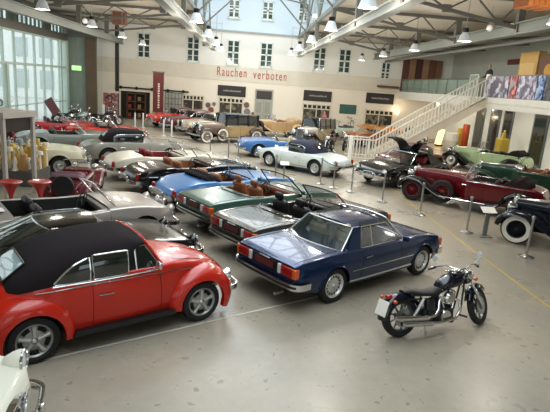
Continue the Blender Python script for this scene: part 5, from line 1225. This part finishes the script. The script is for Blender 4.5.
# black coupe
def coupe(loc, rz, label, m, lea, L=(-2.2, 2.15), H=.80, grille='oval', style='cap', roofh=.44, gull=False, redseat=None):
    a, b = L; cock = (-.62, .55)
    Sx = None
    t, Sh = pontoon(loc, rz, label, m, L=L, wb=1.22, W=.88, H=H, lea=lea, cock=cock, top='metal', topm=m, screen=False, grille=grille, nose=.56, style=style, rcol='#a9a9a7')
    # swap the cloth top for steel roof, pillars and glass
    for c in list(t.children):
        if c.name.split('.')[0] == 'soft_top':
            for d in list(c.children):
                for e_ in list(d.children): bpy.data.objects.remove(e_)
                bpy.data.objects.remove(d)
            bpy.data.objects.remove(c)
    z0, z1 = H + .01, H + roofh; yf = lambda z: .76 - (z - z0) * .42
    Bp, Cp = (.2, yf(z1), z1), (-.55, yf(z1), z1 - .01); rf = roof_panel(t, m, Bp, Cp, .06, .03, .08, -.12)
    for s in (-1, 1):
        bm = bmesh.new(); side_poly(bm, [(-.55, z0), (-1.45, z0), (-.95, z1 - .16), (-.56, z1), (-.45, z1)], yf, s, .05); link('rear_pillar', bm, m, rf)
        if not gull:
            bm = bmesh.new(); side_poly(bm, [(-.50, z0 + .02), (.58, z0 + .02), (.2, z1 - .03), (-.42, z1 - .03)], yf, s, .008, .02); sw = link('side_window', bm, DGLASS, t)
            bm = bmesh.new(); tube(bm, [(x, (yf(z) + .002) * s, z) for x, z in ((-.52, z0 + .01), (.62, z0 + .01), (.2, z1 - .01), (-.43, z1 - .01))], .012, 6, closed=True); link('window_frame', bm, CHROME, sw, True)
    windscreen(t, (.68, .72, z0 + .01), (.2, yf(z1) - .01, z1 - .01), .16, CHROME, DGLASS if not gull else GLASS, .017, bow2=.08)
    windscreen(t, (-1.42, .66, z0 + .03), (-.58, yf(z1) - .02, z1 - .02), -.14, CHROME, DGLASS, .015, 'rear_window', bow2=-.1)
    return t, Sh
t, _ = coupe(label='glossy black coupe parked between the red and silver cabriolets', m=paint('black', '#08090c', 0, .15), lea=LEATHER['black'], L=(-2.3, 2.15), H=.74, roofh=.40, **hd(-2.72, 8.2, 35)); sc(t, .93)
# light blue roadster
t, _ = pontoon(label='light blue open roadster with folded black top beyond the dark green roadster', m=paint('sky_blue', '#4d7fb5', .1, .3), L=(-2.05, 2.1), W=.82, H=.80, lea=LEATHER['tan'], top='folded', cock=(-.75, .4), nose=.58, tail=.55, rcol='#7fa5cc', **hd(-.45, 14.15, 35)); sc(t, .97)
# two tone roadsters beyond
t, _ = pontoon(label='glossy black open car with tan seats beyond light blue roadster', m=paint('black', '#08090c', 0, .15), L=(-2.15, 2.15), W=.84, H=.82, lea=LEATHER['tan'], cock=(-.95, .4), nose=.6, tail=.6, grille='tall', belt=.6, **hd(-1.6, 15.85, 33)); sc(t, .97)
t, _ = pontoon(label='cream open car with dark red seats, second beyond the light blue roadster', m=paint('cream', '#d3cdb9', 0, .3), L=(-2.15, 2.15), W=.84, H=.82, lea=LEATHER['red'], cock=(-1.1, .35), nose=.6, tail=.6, belt=.55, **hd(-2.65, 17.6, 30)); sc(t, .97)
t, _ = pontoon(label='grey cabriolet with closed black top behind the cream open car', m=paint('stone_grey', '#8f8d86', .2, .3), L=(-2.2, 2.2), W=.85, H=.84, cock=(-1.0, .35), top='closed', nose=.6, **hd(-4.3, 20.3, 24)); sc(t, .97)
t, _ = pontoon(label='ivory closed cabriolet at left behind the small maroon tourer', m=paint('ivory_pale', '#ddd5bd', 0, .3), L=(-2.2, 2.1), W=.86, H=.86, lea=LEATHER['cream'], cock=(-.9, .4), top='folded', topm=mat('ivory_cover', '#d2c9b2', .8), nose=.62, grille='tall', **hd(-7.35, 16.9, 20)); sc(t, .97)
vintage(label='small maroon tourer with silver bonnet seen from behind, beyond the silver cabriolet', body=paint('maroon', '#5f1f26', .1, .3), wings=paint('maroon', '#5f1f26', .1, .3), bonnet=paint('silver', '#b3aca4', .5, .3), lea=LEATHER['red'], topm=mat('maroon_top', '#6a4a52', .6), wcol='#8d8f92', style='wirec', rear_spare=True, spare=None, scale=.7, **hd(-4.6, 14.0, 97))
# pale coupe
t, _ = pontoon(label='pale silver white coupe-like roadster with navy soft top in the middle', m=paint('pale_aqua_white', '#c9d3d0', .15, .3), L=(-2.15, 2.05), wb=1.2, W=.86, H=.80, cock=(-.55, .5), top='closed', topm=mat('navy_soft_top', '#1c2238', .85, 0, 0, .1, 40, .1), nose=.6, tail=.6, rcol='#b9bdbc', **hd(2.5, 20.9, 138.5)); sc(t, .97)
t, _ = pontoon(label='medium blue open roadster with pale seats behind the pale roadster', m=paint('mid_blue', '#3c6da8', .1, .3), L=(-2.1, 2.1), W=.84, H=.84, lea=LEATHER['cream'], top='folded', topm=mat('navy_soft_top', '#1c2238', .85), cock=(-.8, .4), nose=.6, rcol='#6d95c0', **hd(1.75, 24.4, 190)); sc(t, .97)
# gullwing coupe
BLK = paint('black', '#08090c', 0, .15)
t, Sh = coupe(label='black coupe with both doors raised like wings, beside the staircase', m=BLK, lea=LEATHER['red'], gull=True, H=.82, roofh=.42, **hd(6.45, 19.35, 215))
for s in (-1, 1):
    # door hinged on the roof centre, swung up: roof piece, glass and outer skin follow an arc
    sec = [(.20, 1.27), (.28, 1.43), (.42, 1.57), (.62, 1.65), (.88, 1.68)]
    bm = bmesh.new(); rows = [[(x, y * s, z + .03 * (1 - ((x + .1) / .6) ** 2)) for y, z in sec] for x in [-.38 + .06 * k for k in range(11)]]; grid(bm, rows); solid(bm, .03); clean(bm); d = link('gullwing_door', bm, BLK, t, True)
    bm = bmesh.new(); rows = [[(x, y * s, z - .05) for y, z in sec[1:3]] for x in (-.3, -.1, .15)]; grid(bm, rows); link('door_window', bm, GLASS, d)
for y in (-.36, .36): seat(t, -.2, y, .42, LEATHER['red'], .5, .5, False)
t, _ = pontoon(label='dark red low roadster parked behind the black gullwing coupe', m=paint('dark_red', '#5e1016', .1, .3), L=(-2, 2), W=.82, H=.8, cock=(-.7, .4), top='closed', topm=mat('maroon_top', '#4a2226', .8), **hd(7.75, 22.7, 218)); sc(t, .95)
t, _ = pontoon(label='dark saloon parked under the upper part of the stairs', m=paint('dark_grey', '#1b1c1f', .2, .2), L=(-2.1, 2.1), W=.84, H=.86, cock=(-1, .4), top='closed', topm=paint('dark_grey', '#1b1c1f', .2, .2), **hd(11.1, 32.4, 248)); sc(t, 1.0)
# pre-war row on the right
NAVY = paint('midnight', '#0b1020', 0, .15); RED = paint('cherry_red', '#5e0a12', 0, .25)
vintage(label='cherry red and black pre-war tourer with red wheels and folded top', body=RED, wings=BLK, wcol='#7a1418', style='wire', wb=1.65, cowl=.15, **hd(7.42, 15.55, 140))
vintage(label='midnight blue pre-war tourer with whitewall tyres at the right edge', body=NAVY, wings=NAVY, wcol='#2a2e3a', style='wirec', ww=True, spare=None, wb=1.55, **hd(8.57, 11.28, 143))
vintage(label='pale green pre-war roadster with black wings near the right wall', body=paint('pale_green', '#aec596', 0, .3), wings=BLK, wcol='#c8ccc2', style='disc', spare=None, wb=1.45, lea=LEATHER['black'], **hd(11.95, 23.9, 131))
vintage(label='dark green pre-war tourer with tan folded top behind the red tourer', body=paint('dark_green', '#1c3a2c', .1, .3), wings=paint('dark_green', '#1c3a2c', .1, .3), topm=mat('tan_cloth', '#a08766', .85), wcol='#2b3a30', style='disc', spare=None, wb=1.5, lea=LEATHER['tan'], **hd(10.8, 18.2, 143))
# far rows
vintage(label='brown and beige pre-war limousine with black roof, whitewalls and spare wheels', body=paint('beige', '#a88f66', 0, .3), bonnet=paint('taupe', '#8d7a68', 0, .3), wings=paint('cocoa', '#3a2420', 0, .3), upper=paint('black', '#08090c', 0, .15), top='closed', ww=True, wcol='#8a7a66', style='disc', rear_spare=True, wb=1.6, **hd(-1.05, 29.1, 211))
t, _ = pontoon(label='silver beige car with chrome grille behind the brown limousine', m=paint('champagne', '#b9ad98', .3, .3), L=(-2.2, 2.2), W=.86, H=.9, cock=(-.9, .4), top='closed', topm=paint('champagne', '#b9ad98', .3, .3), grille='tall', nose=.7, **hd(-2.0, 32.0, 211))
t, _ = pontoon(label='dark maroon car between the bright red and silver beige cars', m=paint('maroon_dark', '#5a1a20', .1, .3), L=(-2.1, 2.2), W=.84, H=.9, cock=(-.9, .4), top='closed', topm=paint('maroon_dark', '#5a1a20', .1, .3), grille='tall', nose=.66, **hd(-3.35, 33.9, 213))
t, _ = pontoon(label='bright red car farthest back beside the dark red banner', m=paint('bright_red', '#c4261a', 0, .3), L=(-2.1, 2.1), W=.84, H=.88, cock=(-.8, .4), top='closed', topm=paint('maroon_dark', '#5a1a20', .1, .3), nose=.64, **hd(-4.75, 35.8, 218))
vintage(label='beige pre-war tourer with open body before the grey door', body=paint('sand', '#b99a70', 0, .3), wings=paint('sand', '#b99a70', 0, .3), topm=mat('tan_cloth', '#a08766', .85), wcol='#9a8a72', style='disc', spare=None, lea=LEATHER['tan'], wb=1.45, **hd(2.0, 34.3, 205))
vintage(label='cream and black pre-war limousine with brown roof behind pale roadster', body=paint('buff', '#b5a27c', 0, .3), wings=BLK, upper=paint('brown_black', '#2a1c1a', 0, .25), bonnet=paint('white_hood', '#d8d4c8', 0, .3), top='closed', wcol='#9a8a72', style='disc', spare=None, wb=1.5, rear_spare=True, **hd(4.2, 30.6, 236))
t, _ = pontoon(label='pale green white convertible parked below the green picture', m=paint('pale_mint', '#b9c6b6', .1, .3), L=(-2.1, 2.1), W=.84, H=.86, cock=(-.8, .4), top=None, lea=LEATHER['grey'], **hd(6.6, 35.0, 196))
t, _ = pontoon(label='brownish orange old roadster behind the stair railing', m=paint('rust_brown', '#9a5a30', 0, .3), L=(-1.9, 1.9), W=.8, H=.86, cock=(-.8, .3), top='folded', topm=mat('tan_cloth', '#a08766', .85), **hd(8.1, 32.2, 214))
t, _ = pontoon(label='bright orange small car below the rightmost shop window', m=paint('bright_orange', '#e08a1c', 0, .3), L=(-1.8, 1.8), W=.78, H=.92, cock=(-.8, .4), top=None, lea=LEATHER['cream'], **hd(10.3, 37.9, 180))
# left back rows
t, _ = pontoon(label='red racing roadster at left behind the ivory car', m=paint('racing_red', '#a5182a', 0, .25), L=(-2.1, 2.1), W=.82, H=.78, cock=(-.5, .3), top=None, lea=LEATHER['black'], nose=.5, **hd(-9.5, 26.3, 30)); 
t, _ = pontoon(label='small scarlet roadster with short windscreen, right of the red racer', m=paint('scarlet', '#cc2a1a', 0, .25), L=(-1.9, 1.9), W=.78, H=.74, cock=(-.4, .3), top=None, lea=LEATHER['black'], nose=.5, **hd(-6.9, 25.6, 20))
t, _ = pontoon(label='grey green open car with bright windscreen left of the grey cabriolet', m=paint('sage_grey', '#868d88', .3, .3), L=(-2.1, 2.1), W=.84, H=.82, cock=(-.8, .4), top=None, lea=LEATHER['grey'], **hd(-7.4, 21.7, 26))
t, _ = pontoon(label='silver blue car with glass roof behind display pavilion', m=paint('ice_blue', '#a9b8bc', .4, .25), L=(-2.2, 2.2), W=.86, H=.9, cock=(-1, .4), top='closed', topm=mat('ice_glass', '#5c6b70', .1, 0, 1), **hd(-11.1, 18.4, 60))
t, _ = pontoon(label='dark maroon open car between silver blue car and red racer', m=paint('wine', '#4a1c22', .1, .3), L=(-2.1, 2.1), W=.84, H=.84, cock=(-.8, .4), top=None, lea=LEATHER['red'], **hd(-11.1, 22.6, 30))
# white car whose corner pokes into the picture at lower left
t, _ = pontoon(label='creamy white car with chrome bumper cut off at lower left corner', m=paint('creamy_white', '#dcdccd', 0, .3), L=(-2.0, 2.1), W=.82, H=.82, lea=LEATHER['red'], cock=(-.7, .4), top='closed', topm=SOFT, nose=.72, tail=.6, **hd(-3.84, 3.4, 8))
# a parked car outside
t, _ = pontoon(label='white hatchback car parked outside beyond the glass wall', m=paint('outdoor_white', '#dfe6e8', 0, .3), L=(-2.0, 2.0), W=.85, H=1.0, cock=(-1.5, .5), top='closed', topm=paint('outdoor_white', '#dfe6e8', 0, .3), grille='tall', **hd(-21.5, 43, 20)); t.location.z = -.02
# ================================================================== MOTORCYCLES
def lobe(bm, st, M=Matrix(), n=16):
    """closed loft of ellipses: stations (x, halfwidth, z0, z1)"""
    rows = []
    for x, w, z0, z1 in st: rows.append([M @ Vector((x, w * math.cos(a), (z0 + z1) / 2 + (z1 - z0) / 2 * math.sin(a))) for a in [2 * PI * k / n for k in range(n)]])
    V = grid(bm, rows, closed=True); bm.faces.new(V[0][::-1]); bm.faces.new(V[-1])
def mudguard(bm, r, w, a0, a1, M):
    rows = []
    for k in range(19):
        a = R(a0 + (a1 - a0) * k / 18); rows.append([M @ Vector(((r + .03 * (1 - abs(v) ** 3) - .05 * (abs(v) > .95)) * math.cos(a), w * v, (r + .03 * (1 - abs(v) ** 3) - .05 * (abs(v) > .95)) * math.sin(a))) for v in (-1, -.97, -.8, -.4, 0, .4, .8, .97, 1)])
    grid(bm, rows); bmesh.ops.recalc_face_normals(bm, faces=bm.faces[:]); bmesh.ops.solidify(bm, geom=bm.faces[:], thickness=.008); clean(bm)
def bike_wheel(t, M, r, w, name='wheel', spokes=9):
    bm = bmesh.new(); ri = r * .70; lathe(bm, [(ri, -w * .42), (r * .86, -w * .5), (r * .96, -w * .33), (r, 0), (r * .96, w * .33), (r * .86, w * .5), (ri, w * .42), (ri, -w * .42)], 36, 'Y', M, cap=False); clean(bm); ty = link(name, bm, RUB, t, True)
    bm = bmesh.new(); lathe(bm, [(ri * 1.02, -w * .4), (ri * 1.02, w * .4), (ri * .92, w * .28), (ri * .92, -w * .28), (ri * 1.02, -w * .4)], 32, 'Y', M, cap=False); lathe(bm, [(0, -w * .5), (.06, -w * .5), (.05, 0), (.06, w * .5), (0, w * .5)], 16, 'Y', M)
    for k in range(spokes):
        a = 2 * PI * k / spokes; tube(bm, [M @ Vector((.04 * math.cos(a), 0, .04 * math.sin(a))), M @ Vector((ri * .95 * math.cos(a), 0, ri * .95 * math.sin(a)))], [.018, .012], 6)
    link('rim', bm, mat('dark_spoked_alloy', '#6a6a6c', .35, .7), ty, True)
    bm = bmesh.new(); lathe(bm, [(.07, -w * .62), (.15, -w * .62), (.15, -w * .55), (.07, -w * .55), (.07, -w * .62)], 24, 'Y', M, cap=False); link('brake_disc', bm, STEEL, ty)
def motorcycle(loc, rz, label, pm, lean=0, steer=14, big_plate=True, cat='motorcycle'):
    t = thing('motorcycle', label, cat, loc, rz); t.rotation_euler = (R(lean), 0, rz); r = .325; xr, xf = -.80, .82
    Mr = Matrix.Translation((xr, 0, r)); bike_wheel(t, Mr, r, .15)
    # steering assembly frame: pivot at head (0.46,0,.86), rake 32 deg
    head = Vector((.47, 0, .84)); axis = Vector((-math.sin(R(31)), 0, math.cos(R(31))))
    Sg = Matrix.Translation(head) @ Matrix.Rotation(R(steer), 4, axis) @ Matrix.Translation(-head)
    Mf = Sg @ Matrix.Translation((xf, 0, r)); bike_wheel(t, Mf, r, .10)
    bm = bmesh.new(); mudguard(bm, r + .03, .095, 25, 182, Mr); link('rear_mudguard', bm, pm, t, True, 60)
    bm = bmesh.new(); mudguard(bm, r + .02, .07, 45, 160, Mf); link('front_mudguard', bm, pm, t, True, 60)
    bm = bmesh.new(); lobe(bm, [(-.1, .06, .70, .78), (-.02, .12, .68, .84), (.12, .155, .68, .92), (.28, .16, .70, .96), (.40, .12, .74, .95), (.47, .05, .80, .92)]); tk = link('fuel_tank', bm, pm, t, True, 60)
    bm = bmesh.new(); lathe(bm, [(0, .0), (.04, 0), (.04, .02), (0, .03)], 14, 'Z', Matrix.Translation((.2, -.07, .94))); lathe(bm, [(0, 0), (.04, 0), (.04, .02), (0, .03)], 14, 'Z', Matrix.Translation((.2, .07, .94))); rbox(bm, (.3, 0, .965), (.14, .1, .03), .012); link('tank_console', bm, CHROME, tk, True)
    bm = bmesh.new(); lobe(bm, [(-.78, .07, .70, .74), (-.66, .12, .68, .76), (-.45, .14, .62, .72), (-.25, .15, .61, .70), (-.1, .12, .64, .74), (-.02, .08, .68, .78)]); link('seat', bm, LEATHER['black'], t, True, 60)
    bm = bmesh.new()
    for s in (-1, 1):
        tube(bm, [(-.75, .10 * s, .62), (-.3, .11 * s, .58), (.1, .07 * s, .72), (.45, .04 * s, .84)], .016, 8); tube(bm, [(-.3, .12 * s, .56), (-.38, .12 * s, .25), (.15, .12 * s, .16), (.36, .08 * s, .3), (.45, .04 * s, .76)], .016, 8); tube(bm, [(-.38, .12 * s, .30), (xr, .12 * s, r)], .018, 8)
    tube(bm, [head - axis * .12, head + axis * .08], .035, 10); link('frame', bm, BLACK, t, True)
    for s in (-1, 1):
        bm = bmesh.new(); a, b = Vector((-.47, .15 * s, .62)), Vector((-.66, .15 * s, .34)); tube(bm, [a, a.lerp(b, .5), b], [.03, .03, .022], 10)
        for k in range(8): p = a.lerp(b, .15 + .09 * k); tube(bm, [p, p + (b - a).normalized() * .012], .038, 10)
        link('shock_absorber', bm, CHROME, t, True)
    # engine
    bm = bmesh.new(); rbox(bm, (.0, 0, .30), (.44, .22, .24), .06); rbox(bm, (-.28, 0, .32), (.24, .2, .2), .05); en = link('crankcase', bm, mat('dark_alloy', '#4a4a4c', .35, .8), t, True)
    for ang, x in ((-22, -.06), (22, .1)):
        M = Matrix.Translation((x, 0, .40)) @ Matrix.Rotation(R(ang), 4, 'Y'); bm = bmesh.new()
        for k in range(8): lathe(bm, [(0, .02 + k * .024), (.085, .02 + k * .024), (.085, .032 + k * .024), (.065, .034 + k * .024), (0, .034 + k * .024)], 16, 'Z', M)
        link('cylinder_fins', bm, BLACK, en, True)
        bm = bmesh.new(); rbox(bm, M @ Vector((0, 0, .25)), (.17, .15, .08), .03, Matrix.Rotation(R(ang), 3, 'Y')); link('rocker_cover', bm, CHROME, en, True)
        bm = bmesh.new(); tube(bm, [M @ Vector((.04, -.11, .0)), M @ Vector((.03, -.09, .22))], .016, 8); link('pushrod_cover', bm, CHROME, en, True)
    bm = bmesh.new(); lathe(bm, [(0, -.08), (.07, -.08), (.1, -.05), (.1, .0), (0, .0)], 24, 'Y', Matrix.Translation((.04, -.13, .58))); link('air_cleaner', bm, CHROME, t, True)
    bm = bmesh.new(); lathe(bm, [(0, -.04), (.09, -.04), (.11, -.01), (.11, .03), (0, .03)], 24, 'Y', Matrix.Translation((.0, -.12, .28))); link('cam_cover', bm, CHROME, t, True)
    bm = bmesh.new(); rbox(bm, (-.2, .15, .30), (.5, .08, .2), .04); link('primary_cover', bm, CHROME, t, True)
    # two staggered pipes on the right
    bm = bmesh.new(); tube(bm, [(.14, -.08, .56), (.25, -.14, .50), (.27, -.17, .36), (.16, -.19, .24), (-.1, -.20, .21), (-.3, -.20, .22)], .024, 10); tube(bm, [(-.3, -.20, .22), (-.34, -.20, .22), (-.85, -.21, .27), (-.92, -.21, .28)], [.026, .045, .045, .034], 14); link('exhaust_pipe', bm, CHROME, t, True)
    bm = bmesh.new(); tube(bm, [(-.08, -.08, .58), (-.16, -.15, .52), (-.2, -.19, .42), (-.28, -.21, .34), (-.4, -.22, .33)], .024, 10); tube(bm, [(-.4, -.22, .33), (-.44, -.22, .33), (-.98, -.23, .38), (-1.05, -.23, .39)], [.026, .043, .043, .034], 14); link('exhaust_pipe', bm, CHROME, t, True)
    bm = bmesh.new(); rbox(bm, (-.33, -.12, .50), (.17, .12, .19), .04); link('oil_tank', bm, BLACK, t, True)
    # fork, lamp, bars
    for s in (-1, 1):
        bm = bmesh.new(); a = Vector((.47, .09 * s, .84)) + axis * .1; b = Vector((xf, .09 * s, r)); tube(bm, [Sg @ a, Sg @ a.lerp(b, .5), Sg @ a.lerp(b, .52), Sg @ b], [.021, .021, .03, .03], 10); link('fork_leg', bm, CHROME, t, True)
    bm = bmesh.new(); 
    for k in (-.06, .08): rbox(bm, Sg @ (head + axis * k), (.09, .24, .03), .012, (Matrix.Rotation(R(-31), 3, 'Y')))
    link('fork_yoke', bm, BLACK, t, True)
    bm = bmesh.new(); lathe(bm, [(0, -.14), (.06, -.12), (.088, -.05), (.095, .02), (.09, .03), (0, .035)], 20, 'X', Sg @ Matrix.Translation((.63, 0, .86))); hl = link('headlamp', bm, CHROME, t, True)
    bm = bmesh.new(); lathe(bm, [(0, .03), (.082, .034), (.05, .05), (0, .055)], 20, 'X', Sg @ Matrix.Translation((.63, 0, .86))); link('lens', bm, LGLASS, hl, True)
    bm = bmesh.new(); H = [(.42, 0, .98), (.42, .1, .99), (.36, .2, 1.05), (.26, .32, 1.06), (.14, .41, 1.03)]
    pts = [Vector((x, -y, z)) for x, y, z in H[::-1]] + [Vector(p) for p in H[1:]]; tube(bm, [Sg @ p for p in pts], .014, 8)
    for s in (-1, 1): tube(bm, [Sg @ Vector((.43, .05 * s, .94)), Sg @ Vector((.42, .05 * s, .99))], .018, 8)
    hb = link('handlebar', bm, CHROME, t, True)
    for s in (-1, 1):
        bm = bmesh.new(); tube(bm, [Sg @ Vector((.23, .34 * s, 1.055)), Sg @ Vector((.13, .42 * s, 1.028))], .02, 8); link('grip', bm, BLACK, hb, True)
        bm = bmesh.new(); tube(bm, [Sg @ Vector((.32, .27 * s, 1.05)), Sg @ Vector((.22, .42 * s, 1.06))], .008, 6); link('brake_lever', bm, CHROME, hb, True)
        bm = bmesh.new(); tube(bm, [Sg @ Vector((.28, .3 * s, 1.06)), Sg @ Vector((.34, .38 * s, 1.17))], .007, 6); q = Sg @ Vector((.34, .38 * s, 1.19)); lathe(bm, [(0, -.012), (.05, -.012), (.055, .0), (.05, .012), (0, .012)], 16, 'X', Matrix.Translation(q) @ Matrix.Rotation(.2, 4, 'Z')); link('mirror', bm, LGLASS, hb, True)
        lampx = Sg @ Vector((.50, .19 * s, .80)); bm = bmesh.new(); blob(bm, lampx, (.035, .03, .03), 10, 8); link('indicator_lamp', bm, ORLENS, t, True)
        bm = bmesh.new(); tube(bm, [Sg @ Vector((.5, .09 * s, .80)), lampx], .01, 6); link('indicator_stalk', bm, CHROME, t, True)
        bm = bmesh.new(); blob(bm, (-1.02, .17 * s, .62), (.035, .03, .03), 10, 8); tube(bm, [(-1.0, .08 * s, .62), (-1.02, .17 * s, .62)], .01, 6); link('rear_indicator', bm, ORLENS, t, True)
    bm = bmesh.new(); rbox(bm, (-1.02, 0, .66), (.1, .1, .07), .025); link('tail_lamp', bm, REDLENS, t, True)
    if big_plate:
        bm = bmesh.new(); Mx = Matrix.Rotation(R(-24), 3, 'Y'); rbox(bm, (-1.14, 0, .50), (.012, .26, .24), .004, Mx.inverted() if 0 else Matrix.Rotation(R(20), 3, 'Y')); pl_ = link('number_plate', bm, WHITE, t)
        bm = bmesh.new()
        bm = bmesh.new(); tube(bm, [(-1.05, 0, .62), (-1.1, 0, .56)], .015, 6); link('plate_bracket', bm, BLACK, t)
    bm = bmesh.new(); tube(bm, [(-.1, .13, .2), (-.05, .34, .02)], .013, 6); link('side_stand', bm, CHROME, t, True)
    for s in (-1, 1): bm = bmesh.new(); tube(bm, [(.3, .12 * s, .26), (.3, .28 * s, .27)], .018, 8); link('foot_peg', bm, BLACK, t, True)
    return t
DBL = paint('blue_black', '#0b0f22', .2, .15)
hb_ = motorcycle((3.12, 6.78, 0), R(20), 'dark blue and chrome cruiser motorcycle parked alone on the open floor', DBL, -9, 25); hb_.scale = (.93, .93, .93)
for (x, y, dg), pm, lb in (((-11.0, 32.6, 40), paint('black', '#08090c', 0, .15), 'black motorcycle at the end of the glass wall, left of three'), ((-9.7, 30.6, 50), paint('ice_blue', '#a9b8bc', .4, .25), 'pale blue silver motorcycle, nearest of three by the glass wall'), ((-9.0, 33.4, 30), paint('black', '#08090c', 0, .15), 'black and chrome motorcycle, right of three by the glass wall')):
    motorcycle((x, y, 0), R(dg), lb, pm, -5, 10, False)
motorcycle((4.7, 27.2, 0), R(250), 'black and chrome motorcycle at the foot of the stairs, nearer one', paint('black', '#08090c', 0, .15), 3, 10, False)
motorcycle((6.1, 28.9, 0), R(240), 'black and chrome motorcycle at the foot of the stairs, farther one', paint('black', '#08090c', 0, .15), 3, 10, False)
# tilted raised bonnet board among the far left cars
t = thing('tilted_panel', 'tilted dark reddish panel raised above the far left cars', 'panel', (-10.75, 29.0, 0)); bm = bmesh.new(); rbox(bm, (0, 0, 1.3), (.5, .05, .95), .02, Matrix.Rotation(R(-32), 3, 'Y')); link('board', bm, mat('dusty_pink', '#6a4648', .5), t)
bm = bmesh.new(); tube(bm, [(0, .05, 0), (0, .05, 1.25)], .03, 8); rbox(bm, (0, .05, .02), (.5, .4, .04), .01); link('stand', bm, BLACK, t)
